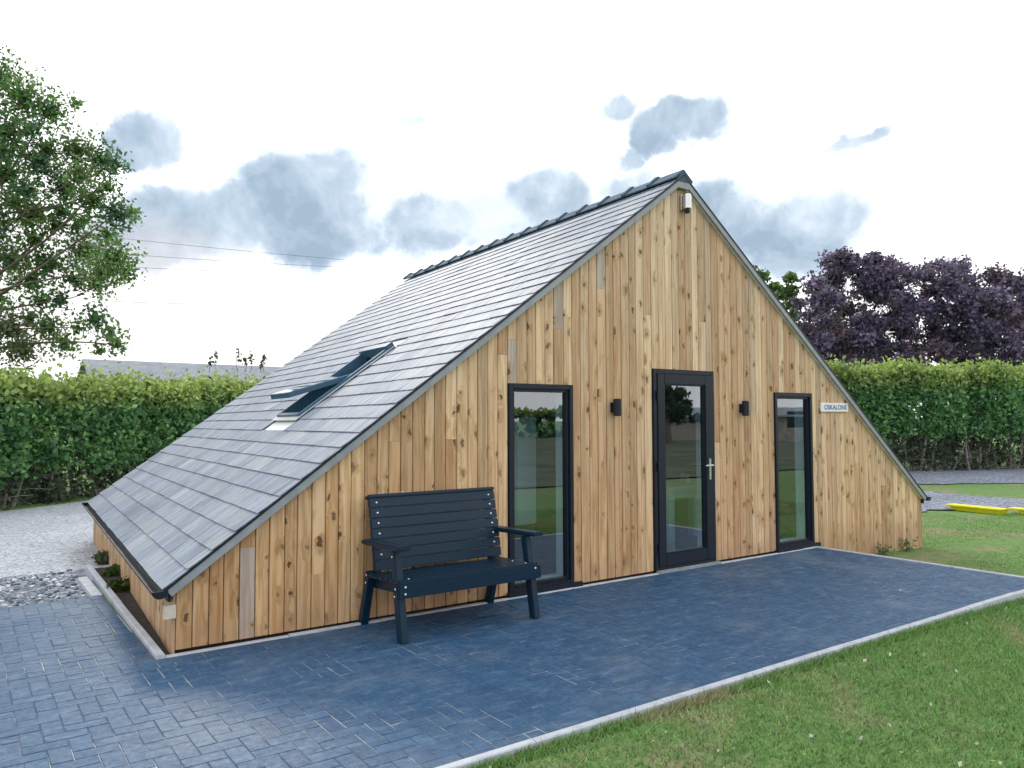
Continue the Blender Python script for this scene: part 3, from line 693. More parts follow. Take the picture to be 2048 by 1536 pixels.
sbox(b, s0+.02, s1-.08, a_, a_+.05, -.03, .025, PS); sbox(b, s0+.02, s1-.08, c_-.05, c_, -.03, .025, PS); sbox(b, s0+.02, s0+.075, a_+.05, c_-.05, -.03, .024, PS); sbox(b, s1-.135, s1-.08, a_+.05, c_-.05, -.03, .024, PS)
sash = b.build('sash', M['steel_frame'], rw, bevel=.003)
b = MB(); sbox(b, s0+.035, s1-.095, a_+.014, c_-.014, .0255, .030, PS); b.build('sash_pane', M['glass'], sash)

# ------------------------------------------------------------------ things fixed to or beside the cabin
def wall_light(x, z, label):
    t = thing('wall_light', (x, 0, z), label, 'wall light', 'black up and down lights beside the door')
    b = MB(); b.box(x-.03, x+.03, -.022, -.002, z-.05, z+.05); b.build('back_plate', M['black_frame'], t, bevel=.002)
    b = MB(); b.lathe((x, -.072, z-.085), [(.036, 0), (.040, .004), (.040, .166), (.036, .17)], 20); b.build('housing', M['black_frame'], t)
    for zl in (z-.0875, z+.0855):
        b = MB(); b.lathe((x, -.072, zl), [(.028, 0), (.028, .002)], 16); b.build('lens', M['lens'], t)
wall_light(-1.035, 1.717, 'black wall light between the left window and the door')
wall_light(.975, 1.718, 'black wall light between the door and the right window')
t = thing('security_light', (.03, 0, 3.90), 'small silver and black security light under the gable peak', 'light')
b = MB(); b.box(-.015, .075, -.03, -.002, 3.88, 4.05); b.build('back_plate', M['steel'], t, bevel=.004)
b = MB(); b.lathe((.03, -.075, 3.885), [(.030, 0), (.046, .008), (.048, .15), (.04, .165)], 18); b.build('housing', M['steel'], t, smooth=False)
b = MB(); b.lathe((.03, -.075, 3.84), [(.016, 0), (.030, .01), (.036, .045)], 16); b.build('sensor', M['lens'], t)
t = thing('name_sign', (2.86, 0, 1.74), 'white rectangular name plate with blue letters right of the right window', 'sign')
b = MB(); b.box(2.55, 3.165, -.022, -.002, 1.685, 1.80); b.build('plate', M['white_sign'], t, bevel=.003)
cu = bpy.data.curves.new('lettering', 'FONT'); cu.body = 'OSKALONS'; cu.size = .085; cu.extrude = .0012; cu.align_x = 'CENTER'; cu.align_y = 'CENTER'; cu.space_character = 1.05; cu.offset = .0012
to = bpy.data.objects.new('tmp', cu); col.objects.link(to); dg = bpy.context.evaluated_depsgraph_get(); me = bpy.data.meshes.new_from_object(to.evaluated_get(dg)); bpy.data.objects.remove(to)
me.transform(Matrix.Translation((.01, -.0235, 0)) @ Matrix.Rotation(rad(90), 4, 'X') @ Matrix.Diagonal((1.12, 1, 1, 1))); me.materials.clear(); o = link('lettering', me, t, [M['sign_blue']])

# inside: table with glassware, white cupboard
t = thing('dining_table', (1.0, 1.05, .03), 'white table seen through the glazed door', 'table')
b = MB(); b.box(.43, 1.75, .62, 1.42, .74, .79); b.build('tabletop', M['white_in'], t, bevel=.004)
b = MB(); b.box(.48, 1.70, .67, 1.37, .655, .739); b.build('apron', M['white_in'], t)
for (lx, ly) in ((.45, .64), (1.63, .64), (.45, 1.30), (1.63, 1.30)):
    b = MB(); b.box(lx, lx+.1, ly, ly+.1, .031, .738); b.build('leg', M['white_in'], t, bevel=.003)
for (gx_, gy_, lb) in ((1.20, 1.02, 'glass tumbler on the white table nearer the door handle'), (1.36, 1.24, 'glass tumbler on the white table further from the glass')):
    b = MB(); b.lathe((gx_, gy_, .791), [(.026, 0), (.03, .004), (.034, .095), (.031, .095), (.027, .008)], 16); o = b.build('tumbler', M['glassware'], org=(gx_, gy_, .791)); tag(o, lb, 'glass', 'tumblers on the table')
b = MB(); b.lathe((1.42, .98, .791), [(.035, 0), (.037, .01), (.037, .17), (.014, .22), (.014, .28), (.017, .285)], 16); tag(b.build('bottle', M['glassware'], org=(1.42, .98, .791)), 'tall clear bottle on the white table', 'bottle')
t = thing('cupboard', (-1.5, .95, .03), 'narrow white cupboard on a dark plinth seen through the left window', 'cupboard')
b = MB(); b.box(-1.66, -1.40, .80, .98, .50, 1.62); b.build('body', M['white_in'], t, bevel=.004)
b = MB(); b.box(-1.652, -1.408, .78, .798, .51, 1.61); b.build('door', M['white_in'], t, bevel=.002)
b = MB(); b.box(-1.64, -1.42, .84, .96, .031, .499); b.build('plinth', M['black_frame'], t)

# ------------------------------------------------------------------ bench
def bench():
    bx0, bx1 = -3.80, -2.52; t = thing('garden_bench', ((bx0+bx1)/2, -.4, 0), 'dark blue black slatted garden bench with arms in front of the timber wall', 'bench')
    m = M['bench']
    lx = (bx0+.045, bx1-.045)
    for i, x in enumerate(lx):
        # front leg, carries on up to the arm
        b = MB(); b.bar((x, -.715, .0), (x, -.640, .40), .060, .075, (0, 1, 0)); b.bar((x, -.640, .402), (x, -.590, .645), .058, .068, (0, 1, 0)); b.build('leg', m, t, bevel=.006)
        b = MB(); b.bar((x, -.045, .0), (x, -.175, .42), .060, .072, (0, 1, 0)); b.build('leg', m, t, bevel=.006)
        sx_ = -1 if i == 0 else 1; xi = x - sx_*.056
        b = MB(); b.bar((xi, -.69, .375), (xi, -.13, .335), .05, .085, (0, 0, 1)); b.build('side_rail', m, t, bevel=.005)
        b = MB(); b.bar((x+sx_*.008, -.755, .675), (x+sx_*.008, -.13, .655), .115, .034, (0, 0, 1)); arm = b.build('armrest', m, t, bevel=.010)
        # curved back post
        b = MB(); pts = [(xi, -.185, .33), (xi, -.160, .55), (xi, -.118, .80), (xi, -.075, .985)]
        for p, q in zip(pts[:-1], pts[1:]): b.bar(p, q, .045, .06, (0, 1, 0))
        b.build('back_post', m, t, bevel=.003)
    b = MB()
    for k, (y, z) in enumerate(((-.675, .428), (-.585, .424), (-.495, .418), (-.405, .412), (-.315, .406), (-.235, .402))): b.bar((bx0+.012, y, z), (bx1-.012, y, z), .081, .026, (0, .05, 1))
    seat = b.build('seat', m, t, bevel=.006)
    b = MB(); b.bar((bx0+.0, -.728, .372), (bx1-.0, -.728, .372), .026, .105, (0, 0, 1)); ap = b.build('apron', m, t, bevel=.006)
    b = MB(); prof = []
    for k in range(7):
        z = .475 + k*.0785; y = -.235 + .125*((z-.42)/.58)**1.25
        dy = .125*1.25*((z-.42)/.58)**.25/.58; up = Vector((0, dy, 1)).normalized()
        b.bar((bx0+.045, y, z), (bx1-.045, y, z), .026, .0765, up); prof.append((y, z, up))
    b.bar((bx0+.045, -.096, .992), (bx1-.045, -.096, .992), .085, .026, (0, .3, 1))
    back = b.build('backrest', m, t, bevel=.006)
    bolt = None
    def put_bolt(p, nrm, parent):
        nonlocal bolt
        o0 = ROOTS[t.name]
        if bolt is None:
            bb = MB(); n = 10
            bb.lathe((0, 0, 0), [(.0085, 0), (.0085, .002), (.006, .0045), (.002, .006)], n)
            me_ = bpy.data.meshes.new('bolt'); me_.from_pydata(bb.v, [], bb.f); me_.materials.append(M['bolt']); bolt = me_
        o = bpy.data.objects.new('bolt', bolt); col.objects.link(o); o.parent = parent
        o.location = Vector(p) - Vector(o0); o.rotation_euler = Vector(nrm).to_track_quat('Z', 'Y').to_euler()
    for (y, z, up) in prof[1:]:
        nrm = Vector((1, 0, 0)).cross(up); nrm = nrm if nrm.y < 0 else -nrm
        for x in (bx0+.11, bx1-.11): put_bolt(Vector((x, y, z))+nrm*.013, nrm, back)
    for x in (bx0+.11, bx1-.11):
        for (y, z) in ((-.675, .441), (-.495, .431)): put_bolt((x, y, z), (0, 0, 1), seat)
    for i, x in enumerate(lx):
        for z in (.36, .33): pass
    for (y, z) in ((-.655, .375), (-.645, .32), (-.165, .40), (-.155, .34), (-.60, .60)): put_bolt((bx0+.013, y, z), (-1, 0, 0), ap)
    put_bolt((bx1-.06, -.742, .405), (0, -1, 0), ap); put_bolt((bx0+.05, -.742, .40), (0, -1, 0), ap); put_bolt((bx0+.05, -.742, .35), (0, -1, 0), ap)
bench()

# ------------------------------------------------------------------ yellow board
def ybeam(name, p, q, w, h, label, flip=False):
    t = MB(); p, q = Vector(p), Vector(q); d = (q-p).normalized(); n = Vector((-d.y, d.x, 0))
    # shallow boat-like beam: flat flange on top, tapered body below
    for (u0, u1, w0, w1, z0, z1) in ((0, 1, w, w, h-.03, h), (.07, .97, w*.55, w*.8, 0, h-.031)):
        a, c = p+(q-p)*u0, p+(q-p)*u1
        vs = []
        for (pt, e) in ((a, 1), (c, -1)):
            for (ww, zz) in ((w0, z0), (w1, z1)):
                for sgn in (-1, 1): vs.append(pt + n*sgn*ww/2 + d*e*(0.0 if zz == z1 else .06) + Vector((0, 0, zz)))
        t.add(vs, [(0, 1, 3, 2), (4, 6, 7, 5), (0, 4, 5, 1), (2, 3, 7, 6), (0, 2, 6, 4), (1, 5, 7, 3)])
    return tag(t.build(name, M['yellow'], bevel=.008, org=tuple(p)), label, 'beam', 'yellow beams on the lawn')
ybeam('yellow_beam', (10.15, 2.02, -.275), (10.05, .88, -.275), .30, .12, 'bright yellow flat topped beam lying whole on the lawn beside the gravel track')
ybeam('yellow_beam', (10.45, .98, -.275), (10.2, -1.4, -.275), .26, .12, 'second yellow beam at the right edge, its end just behind the first beam')

# ------------------------------------------------------------------ foliage generators
def leaf_quads(C, size, elong=1.7, up_bias=0., rng=RNG):
    n = len(C); a = rng.normal(0, 1, (n, 3)); a[:, 2] *= (1-.3*up_bias); a /= np.linalg.norm(a, axis=1)[:, None]
    b_ = rng.normal(0, 1, (n, 3)); b_ -= (b_*a).sum(1)[:, None]*a; b_ /= np.linalg.norm(b_, axis=1)[:, None]
    s = (size*rng.uniform(.6, 1.3, n))[:, None]
    nrm = np.cross(a, b_)
    V = np.stack([C - a*s*elong*.5, C + b_*s*.5 + nrm*s*.12, C + a*s*elong*.5, C - b_*s*.5 + nrm*s*.12], 1).reshape(-1, 3)
    return V, np.arange(4*n).reshape(-1, 4)
def jitter_cols(base, n, rng=RNG, v=.28):
    base = np.asarray(base, float); c = np.broadcast_to(base, (n, 3)).copy(); c *= (1+rng.normal(0, v, (n, 1))).clip(.35, 1.9); c[:, 0] *= (1+rng.normal(0, .12, n)); return c.clip(.003, .9)
def clusters_to_leaves(cs, per_m3, size, cols, rng=RNG, cap=2000, shell=.5, flat=.72):
    P, K = [], []
    for (c, r) in cs:
        n = int(min(cap, per_m3*r**2)); d = rng.normal(0, 1, (n, 3)); d /= np.linalg.norm(d, axis=1)[:, None]
        rr = r*(shell + (1-shell)*rng.random(n))**1 * rng.random(n)**.35
        q = np.asarray(c) + d*rr[:, None]*np.array([1.1, 1.1, flat]); P.append(q)
        base = np.array(cols[rng.integers(len(cols))])*rng.uniform(.8, 1.25); K.append(jitter_cols(base, n, rng))
    return np.concatenate(P), np.concatenate(K)
def limb(b, p, q, r0, r1, sag=.15, n=5):
    p, q = np.array(p, float), np.array(q, float); L = np.linalg.norm(q-p); w = RNG.normal(0, .06*L, 3); pts = []; rs = []
    for k in range(n+1):
        t = k/n; pt = p+(q-p)*t + w*math.sin(math.pi*t) + np.array([0, 0, sag*L])*math.sin(math.pi*t)*.5; pts.append(pt); rs.append(r0+(r1-r0)*t)
    b.tube(pts, rs, 6); return pts
def tree(name, base, top, cs, label, leafmat, cols, size, per, r0=.3, group=None, cat='tree', nl=9, shell=.5, twigs=2, sag=.12, flat=.72):
    t = thing(name, tuple(base), label, cat, group)
    b = MB(); base = np.array(base, float); top = np.array(top, float)
    tr = limb(b, base, top, r0, r0*.22, 0, 9)
    order = sorted(range(len(cs)), key=lambda i: np.linalg.norm(np.array(cs[i][0])-top)); mains = []
    far = [cs[i] for i in RNG.permutation(len(cs))[:nl]]
    for (c, r) in far:
        c = np.array(c); f = RNG.uniform(.35, .9); st = np.array(tr[int(f*9)])
        if st[2] > c[2]+1: st = np.array(tr[3])
        mains.append(limb(b, st, c, r0*.38*(1.1-f*.5), r0*.06, sag, 7))
    mp = np.array([p for m_ in mains for p in m_[2:]]+[p for p in tr[4:]])
    for (c, r) in cs:
        c = np.array(c); i = np.argmin(np.linalg.norm(mp-c, axis=1)); limb(b, mp[i], c, r0*.09, r0*.03, .1, 4)
        for _ in range(twigs):
            d = RNG.normal(0, 1, 3); d /= np.linalg.norm(d); limb(b, c, c+d*r*.9, r0*.03, r0*.01, .05, 2)
    b.build('trunk', M['bark'], t, smooth=True, recalc=False)
    Pp, K = clusters_to_leaves(cs, per, size, cols, shell=shell, flat=flat); Vv, Ff = leaf_quads(Pp, size)
    mesh_np('crown', Vv, Ff, leafmat, t, K); return t

GREENS = [(.095, .18, .075), (.12, .22, .08), (.075, .15, .085), (.15, .24, .10)]
# broad-leaved tree on the left, behind the hedge
D = 22.
LC = [(0, 150, 42), (45, 195, 52), (100, 222, 42), (150, 205, 14), (15, 262, 46), (78, 325, 50), (150, 300, 44), (200, 322, 44), (232, 330, 22), (15, 350, 48), (130, 375, 50), (185, 400, 38), (60, 432, 50),
      (232, 428, 34), (262, 425, 18), (-20, 450, 60), (20, 520, 48), (95, 528, 50), (172, 505, 50), (228, 515, 40), (205, 545, 40), (250, 545, 24), (60, 562, 36), (15, 655, 44), (45, 700, 44), (100, 655, 34), (130, 690, 30),
      (190, 640, 30), (222, 668, 24), (235, 690, 18), (80, 600, 26), (150, 455, 24), (120, 600, 20), (-10, 600, 40), (-60, 200, 80), (-70, 330, 90), (-90, 480, 90), (-80, 620, 90), (-200, 250, 130), (-220, 420, 150), (-220, 600, 140),
      (-330, 350, 150), (-340, 520, 150), (-130, 130, 80), (160, 350, 30), (215, 470, 24), (30, 400, 34), (110, 450, 26), (190, 570, 22), (200, 700, 14), (155, 655, 16), (60, 260, 24), (165, 440, 22), (50, 380, 24), (120, 420, 26), (60, 640, 22), (10, 300, 26), (95, 300, 22), (215, 375, 18), (150, 560, 24), (70, 480, 24)]
cs = [(at(px, py, D+RNG.uniform(-1.5, 2)), max(.24, r/FPX*D*1.55)) for (px, py, r) in LC]
bs = at(-230, 990, D); bs[2] = -.05
tree('broadleaf_tree', bs, at(-190, 330, D), cs, 'large leafy green tree with open branches reaching in from the left edge', M['leaf'], GREENS*2+[(.12, .15, .09)], 0.078, 900, .20, nl=20, shell=.0, twigs=5, flat=1.05)

# copper beech and its green neighbour
def in_poly(x, y, P):
    c = False; n = len(P)
    for i in range(n):
        x1, y1 = P[i]; x2, y2 = P[(i+1) % n]
        if (y1 > y) != (y2 > y) and x < (x2-x1)*(y-y1)/(y2-y1)+x1: c = not c
    return c
def poly_clusters(poly, n, rmin, rmax, D, dd):
    xs = [p[0] for p in poly]; ys = [p[1] for p in poly]; out = []
    while len(out) < n:
        x, y = RNG.uniform(min(xs), max(xs)), RNG.uniform(min(ys), max(ys)); r = RNG.uniform(rmin, rmax)
        if in_poly(x, y, poly): dz = RNG.uniform(-dd, dd); out.append((at(x, y, D+dz), r/FPX*D))
    return out
BP = [(1596, 640), (1600, 600), (1630, 560), (1650, 520), (1700, 508), (1765, 508), (1815, 545), (1860, 530), (1910, 522), (1965, 545), (2030, 560), (2100, 590), (2160, 650), (2180, 760), (1640, 770), (1600, 700)]
cs = poly_clusters(BP, 430, 14, 34, 42, 5)
for (px, py, r) in ((1660, 520, 18), (1690, 512, 20), (1750, 512, 22), (1880, 530, 20), (1925, 528, 20), (2040, 562, 16), (1600, 610, 18), (1612, 660, 24), (1590, 600, 10), (1985, 556, 18), (1640, 700, 30), (1700, 715, 26)): cs.append((at(px, py, 42), r/FPX*42))
bs = at(1880, 900, 42); bs[2] = -.3
tree('copper_beech', bs, at(1870, 590, 42), cs, 'dark purple leaved beech tree rising behind the right hedge', M['beech'], [(.11, .088, .165), (.14, .11, .21), (.08, .062, .12), (.19, .15, .27), (.11, .075, .12)], .145, 470, .20, nl=8, shell=.1, twigs=1, sag=.02, flat=.95)
cs = poly_clusters([(1460, 530), (1500, 528), (1545, 524), (1585, 560), (1600, 590), (1590, 640), (1540, 650), (1450, 600)], 34, 14, 24, 52, 2.5)
bs = at(1520, 900, 52); bs[2] = -.3
tree('ash_tree', bs, at(1525, 600, 52), cs, 'green tree showing between the roof slope and the purple beech', M['leaf'], [(.085, .15, .05), (.12, .19, .075), (.065, .12, .05)], .22, 230, .3, nl=8, shell=.3)

def hedge(name, pts, hf, width, label, nclump, per, size, seed, stems=60, top_new=.5, bare=.36):
    rng = np.random.default_rng(seed); pts = np.array(pts, float); d = np.diff(pts, axis=0); seg = np.linalg.norm(d, axis=1); cum = np.concatenate([[0], np.cumsum(seg)])
    def pos(t):
        i = min(len(seg)-1, max(0, np.searchsorted(cum, t)-1)); u = (t-cum[i])/seg[i]; p = pts[i]+d[i]*u; nn = np.array([d[i][1], -d[i][0]])/seg[i]; return p, nn
    p0, _ = pos(0); mid, _ = pos(cum[-1]/2); root = thing(name, (float(mid[0]), float(mid[1]), float(gz(mid[0], mid[1]))), label, 'hedge')
    C, K = [], []
    for _ in range(nclump):
        t = rng.uniform(0, cum[-1]); p, nn = pos(t); h = hf(t)*(1+.03*math.sin(t*1.9)+.02*math.sin(t*5.1)); g = float(gz(p[0], p[1]))
        u = rng.random(); bulge = .12*math.sin(t*2.3+seed)+.08*math.sin(t*6.1)
        if u < .55: z = h*rng.uniform(bare, 1); off = width/2*(1-.25*(z/h)**3)+bulge+rng.normal(0, .08)
        elif u < .78: z = h*rng.uniform(.97, 1.03); off = rng.uniform(-width/2, width/2)
        elif u < .88: z = h*rng.uniform(.0, 1); off = -width/2+rng.normal(0, .1)
        else: z = h*rng.uniform(.03, bare); off = rng.uniform(-.1, width/2-.05)
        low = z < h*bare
        r = rng.uniform(.09, .2); n = int(per*(.75 if low else 1))
        c = np.array([p[0]+nn[0]*off, p[1]+nn[1]*off, g+z]); q = c + rng.normal(0, 1, (n, 3))*r*np.array([1, 1, 1.15]); q[:, 2] = np.maximum(q[:, 2], g+.02)
        zt = q[:, 2]-g; C.append(q)
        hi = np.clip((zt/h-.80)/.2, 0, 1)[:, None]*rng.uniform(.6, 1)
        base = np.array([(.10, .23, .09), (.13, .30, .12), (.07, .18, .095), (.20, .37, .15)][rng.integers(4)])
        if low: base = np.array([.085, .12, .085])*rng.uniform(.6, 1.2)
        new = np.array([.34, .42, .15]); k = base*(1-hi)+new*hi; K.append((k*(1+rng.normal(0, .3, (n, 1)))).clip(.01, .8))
    # upright new shoots along the top
    for _ in range(int(cum[-1]*16)):
        t = rng.uniform(0, cum[-1]); p, nn = pos(t); h = hf(t); off = rng.uniform(-width*.45, width*.5); L = rng.uniform(.06, .26)*(2.0 if rng.random() < .04 else 1); n = 12
        z = np.linspace(0, 1, n)*L+h*.98; ln = rng.normal(0, .08, 2)
        q = np.stack([p[0]+nn[0]*off+ln[0]*z*.1+rng.normal(0, .012, n), p[1]+nn[1]*off+ln[1]*z*.1+rng.normal(0, .012, n), z+float(gz(p[0], p[1]))], 1); C.append(q)
        K.append(jitter_cols((.25, .30, .10), n, rng, .2))
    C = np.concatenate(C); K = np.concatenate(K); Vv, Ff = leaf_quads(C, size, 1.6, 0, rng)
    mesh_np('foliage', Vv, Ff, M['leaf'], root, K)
    b = MB()
    for _ in range(stems):
        t = rng.uniform(0, cum[-1]); p, nn = pos(t); off = rng.uniform(-width*.25, width*.35); g = float(gz(p[0], p[1])); h = hf(t)
        q0 = np.array([p[0]+nn[0]*off, p[1]+nn[1]*off, g-.03]); q1 = q0+np.array([rng.normal(0, .25), rng.normal(0, .25), h*rng.uniform(.45, .75)]); pts_ = limb(b, q0, q1, rng.uniform(.018, .06), .012, 0, 4)
        for _k in range(7):
            s_ = np.array(pts_[rng.integers(0, 4)]); dd = rng.normal(0, 1, 3); dd[2] = abs(dd[2])*.6; dd /= np.linalg.norm(dd); limb(b, s_, s_+dd*rng.uniform(.3, .8), .010, .004, .1, 3)
    b.build('stem', M['twig'], root, recalc=False)
    return root
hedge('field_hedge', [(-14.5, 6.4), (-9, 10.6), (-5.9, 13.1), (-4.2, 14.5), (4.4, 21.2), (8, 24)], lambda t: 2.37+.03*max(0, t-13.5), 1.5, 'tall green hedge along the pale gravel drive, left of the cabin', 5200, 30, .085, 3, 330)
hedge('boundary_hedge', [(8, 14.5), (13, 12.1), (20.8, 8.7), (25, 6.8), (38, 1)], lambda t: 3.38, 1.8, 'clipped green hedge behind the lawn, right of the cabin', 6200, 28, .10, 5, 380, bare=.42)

# tall weeds growing out of the left hedge top (dark seed heads)
def shoots(name, spots, label):
    t = thing(name, tuple(at(spots[0][0], 735, 24)), label, 'weed')
    b = MB(); C = []
    for (px, py) in spots:
        p0 = at(px-2, 745, 24); p1 = at(px, py, 24); limb(b, p0, p1, .012, .006, 0, 3); n = 26
        f = RNG.uniform(.45, 1.02, n)[:, None]; C.append(p0+(p1-p0)*f+RNG.normal(0, .035, (n, 3)))
    b.build('stem', M['twig'], t, recalc=False); C = np.concatenate(C); Vv, Ff = leaf_quads(C, .07); mesh_np('leaves', Vv, Ff, M['leaf'], t, jitter_cols((.09, .10, .06), len(C)))
shoots('tall_weed', [(433, 702), (421, 715)], 'thin upright weed pair above the left hedge top')
shoots('tall_weed', [(478, 698), (502, 705), (490, 716)], 'forked weed with dark leaf tufts above the left hedge')
shoots('tall_weed', [(529, 712), (524, 722)], 'small weed above the hedge nearest the slate roof')

pb_ = onp = at(6, 995, 17.6); pb_[2] = float(gz(pb_[0], pb_[1]))-.05; b = MB(); b.tube([tuple(pb_), tuple(pb_+np.array([.05, .02, .6])), tuple(pb_+np.array([.14, .05, 1.25]))], [.075, .07, .06], 10)
tag(b.build('fence_post', M['twig'], None, org=tuple(pb_), smooth=True), 'pale weathered round post leaning in front of the left hedge', 'post')
# little plants at the foot of the walls
def plant(name, x, y, h, n, label, colr, size=.05, spread=.12, cat='plant'):
    g = float(gz(x, y)); t = thing(name, (x, y, g), label, cat); b = MB(); C = []
    for _ in range(n):
        a = RNG.uniform(0, 6.3); r = RNG.uniform(0, spread); q = np.array([x+r*math.cos(a), y+r*math.sin(a)-.0, g+h*RNG.uniform(.5, 1)])
        limb(b, (x+r*.2*math.cos(a), y+r*.2*math.sin(a), g-.01), q, .004, .002, .1, 3); 
        for fq in (.25, .5, .75, 1.): C.append(np.array([x, y, g])*(1-fq)+q*fq+RNG.normal(0, .025, (3, 3)))
    b.build('stem', M['twig'], t, recalc=False); C = np.concatenate(C); C[:, 1] = np.minimum(C[:, 1], -.02) if y < 0 else C[:, 1]; Vv, Ff = leaf_quads(C, size); mesh_np('leaves', Vv, Ff, M['leaf'], t, jitter_cols(colr, len(C)))
plant('weed_clump', 3.72, -.10, .15, 7, 'green weed against the right foot of the gable wall, nearer the patio', (.14, .22, .10), .028, .17)
plant('weed_clump', 4.45, -.09, .17, 6, 'green weed against the gable wall near its right corner', (.14, .22, .10), .028, .17)
plant('weed_clump', -5.07, 2.5, .10, 22, 'low green weed in the soil strip beside the left wall', (.07, .11, .025), .05, .12)
plant('weed_clump', -5.03, 3.35, .10, 22, 'low green weed in the soil strip further back along the left wall', (.06, .11, .03), .05, .14)
plant('weed_clump', -4.95, 4.6, .14, 16, 'sparse pale weed at the far end of the left wall', (.10, .13, .06), .04, .10)

# grass: mown blades, denser and taller at kerb lines
def grass():
    n = 170000
    # sample in the wedge of lawn in front of and right of the patio, density falling with distance from the camera
    A = []
    def add(n, xr, yr, cond):
        x = RNG.uniform(*xr, n); y = RNG.uniform(*yr, n); k = cond(x, y); A.append(np.stack([x[k], y[k]], 1))
    add(90000, (-5.2, 1.2), (-5.2, -2.645), lambda x, y: RNG.random(len(x)) < 1)
    add(60000, (1.2, 7.5), (-5.6, -2.645), lambda x, y: (y > -5.6))
    add(50000, (2.36, 11), (-2.7, 3.0), lambda x, y: ~((y > -.03) & (x < 5.15)) & ~((x > 9.2) & (y > 1.0)) & (RNG.random(len(x)) < .9))
    add(9000, (-5, 2.4), (-2.72, -2.645), lambda x, y: x > -9)
    P = np.concatenate(A); n = len(P)
    edge = np.exp(-np.abs(P[:, 1]+2.645)/.05)*(P[:, 0] < 2.4)
    h = RNG.uniform(.012, .032, n)*(1+1.0*edge)*(1+.6*(RNG.random(n) < .03)); a = RNG.uniform(0, 2*math.pi, n); w = RNG.uniform(.0022, .0042, n)*1.3
    lean = RNG.normal(0, .6, (n, 2))*h[:, None]
    z0 = gz(P[:, 0], P[:, 1]) - .002
    dx, dy = np.cos(a)*w, np.sin(a)*w
    V = np.stack([np.stack([P[:, 0]-dx, P[:, 1]-dy, z0], 1), np.stack([P[:, 0]+dx, P[:, 1]+dy, z0], 1), np.stack([P[:, 0]+lean[:, 0], P[:, 1]+lean[:, 1], z0+h], 1)], 1).reshape(-1, 3)
    # patchiness from a few sine waves
    f = np.sin(P[:, 0]*2.1+1.3*np.sin(P[:, 1]*1.7))+np.sin(P[:, 1]*3.1+P[:, 0]*.9)+.6*np.sin(P[:, 0]*5.3-P[:, 1]*4.1)
    f = f + .5*np.sin(P[:, 0]*11+3*np.sin(P[:, 1]*7)); dry = 1/(1+np.exp(-(f-1.5)*3)); c = np.array([.155, .30, .095])*(1-dry[:, None]) + np.array([.34, .33, .20])*dry[:, None]
    c = c*(1+RNG.normal(0, .32, (n, 1))); st = RNG.random(n) < .07; c[st] = [.38, .37, .24]; c = c.clip(.02, .7)
    tag(mesh_np('grass', V, np.arange(3*n).reshape(-1, 3), M['blade'], None, c), 'short mown grass with dry patches beside the paved patio', 'grass', kind='stuff')
    # fallen petals / clover heads
    n = 240; x = RNG.uniform(-4.4, 7, n); y = RNG.uniform(-5.2, -2.7, n); C = np.stack([x, y, gz(x, y)+RNG.uniform(.012, .03, n)], 1); Vv, Ff = leaf_quads(C, .018, 1.6)
    tag(mesh_np('clover_flowers', Vv, Ff, M['leaf'], None, jitter_cols((.62, .63, .58), n, v=.12)), 'tiny white clover heads and petals scattered on the front lawn', 'flowers', kind='stuff')
grass()

# ------------------------------------------------------------------ far things
def barn(name, p, q, w, hw, hr, label, cat='barn', open_=False):
    p, q = np.array(p), np.array(q); d = (q-p)/np.linalg.norm(q-p); n = np.array([-d[1], d[0]]); L = np.linalg.norm(q-p)
    t = thing(name, (float((p+q)[0]/2), float((p+q)[1]/2), -.3), label, cat)
    def T(v): return (p[0]+d[0]*v[0]+n[0]*v[1], p[1]+d[1]*v[0]+n[1]*v[1], v[2])
    b = MB(); b.prism([(-w/2, -.4), (w/2, -.4), (w/2, hw), (0, hr-.1), (-w/2, hw)], 'x', 0, L); b.build('wall', M['stone'], t, T)
    b = MB(); e = .3; sl = (hr-hw)/(w/2)
    for s_ in (-1, 1): b.prism([(0, hr+.02), (s_*(w/2+e), hw-e*sl+.02), (s_*(w/2+e), hw-e*sl+.14), (0, hr+.14)], 'x', -.3, L+.3)
    b.build('roof', M['barn_roof'], t, T)
    for k in range(3):
        b = MB(); x_ = L*(.2+.3*k); b.box(x_, x_+1.1, -w/2-.03, -w/2+.05, .9, 2.1); b.build('window', M['lens'], t, T); b = MB(); b.box(x_, x_+1.1, w/2-.05, w/2+.03, .9, 2.1); b.build('window', M['lens'], t, T)
A_ = at(176, 723, 46); B_ = at(640, 744, 55)
barn('barn', A_[:2], B_[:2], 7, 3.2, float(A_[2]), 'long low roof showing just above the left hedge')
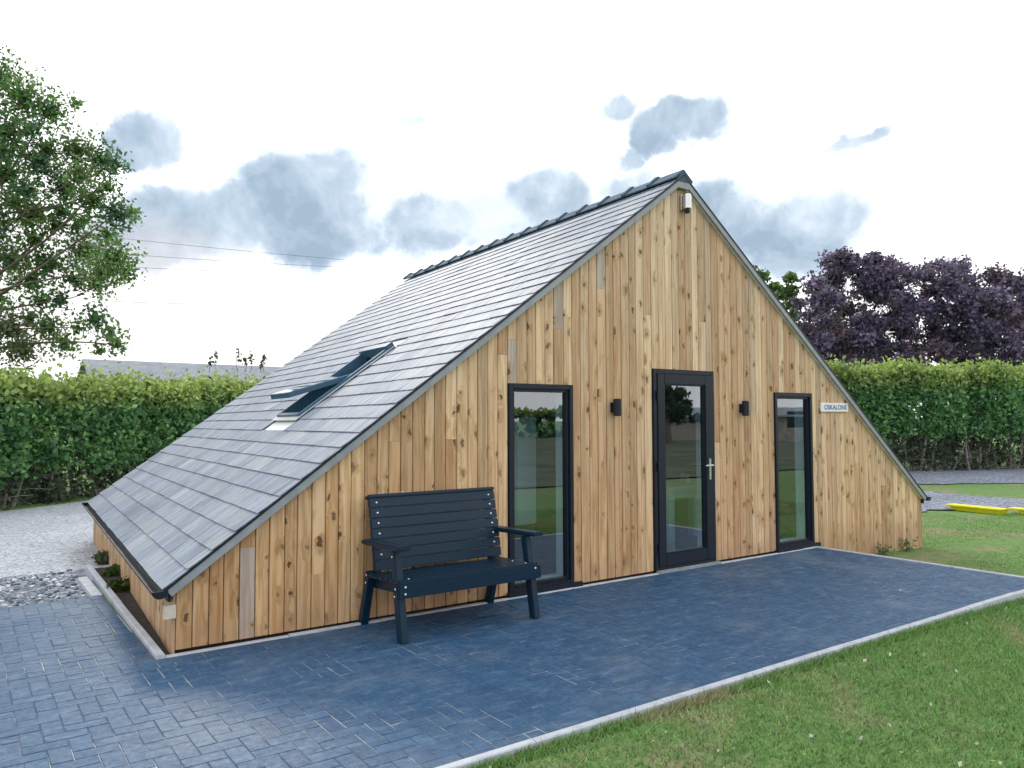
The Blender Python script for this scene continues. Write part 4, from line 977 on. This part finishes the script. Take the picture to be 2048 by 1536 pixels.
# cables crossing the sky
def cable(pa, pb, label, Da=38, Db=42):
    a, c = at(*pa, Da), at(*pb, Db); b = MB(); d = c-a; pts = []
    for k in range(25):
        u = -.8+2.4*k/24; p = a+d*u; p[2] += .25*((u-.5)**2-.25); pts.append(p)
    tag(b.tube(pts, .010, 5).build('overhead_cable', M['wire'], None, org=tuple(pts[0]), recalc=False), label, 'cable', 'overhead cables left of the ridge')
cable((255, 478), (800, 528), 'topmost overhead cable sloping down behind the roof ridge')
cable((270, 510), (820, 540), 'second overhead cable from the top, left of the ridge')
cable((275, 535), (800, 552), 'third overhead cable from the top, left of the ridge')
cable((480, 608), (745, 597), 'lowest faint overhead cable ending at the roof slope')

# the field side behind the camera, seen only as reflections in the glass
def mirror_at(x, z, px, py, dist):
    """world point that the glass at y=.03 shows at photo pixel px,py, dist metres beyond the glass"""
    d = ray(px, py); t = (.03-CP[1])/d[1]; P_ = CP+d*t; r_ = np.array([d[0], -d[1], d[2]]); r_ /= np.linalg.norm(r_); return P_+r_*dist
cs = [(mirror_at(0, 0, px, py, 45), r/FPX*58) for (px, py, r) in ((1340, 812, 26), (1352, 790, 22), (1330, 785, 22), (1362, 818, 20), (1325, 822, 26), (1372, 806, 12), (1350, 830, 26), (1310, 800, 22), (1392, 836, 16), (1300, 825, 24))]
bs = mirror_at(0, 0, 1335, 850, 45); bs[2] = -.3
tree('field_oak', bs, mirror_at(0, 0, 1338, 800, 45), cs, 'dark round tree reflected in the top of the glazed door', M['leaf'], [(.03, .055, .03), (.04, .07, .035)], .26, 260, .4, nl=6)
hp = [mirror_at(0, 0, px, 842, 62) for px in (700, 1080, 1345, 1400, 1590, 1625)]
hedge('far_hedge', [(-30, -66), (5, -62), (30, -52), (48, -42), (64, -26)], lambda t: 2.2, 2.0, 'far dark field hedge reflected in the cabin glass', 1500, 20, .30, 9, 20, bare=.05)
c1 = mirror_at(0, 0, 1560, 846, 55); barn('outbuilding', (c1[0]-7, c1[1]-6), (c1[0]+5, c1[1]+8), 6, 1.7, 2.3, 'grey outbuilding reflected in the right window', 'outbuilding')
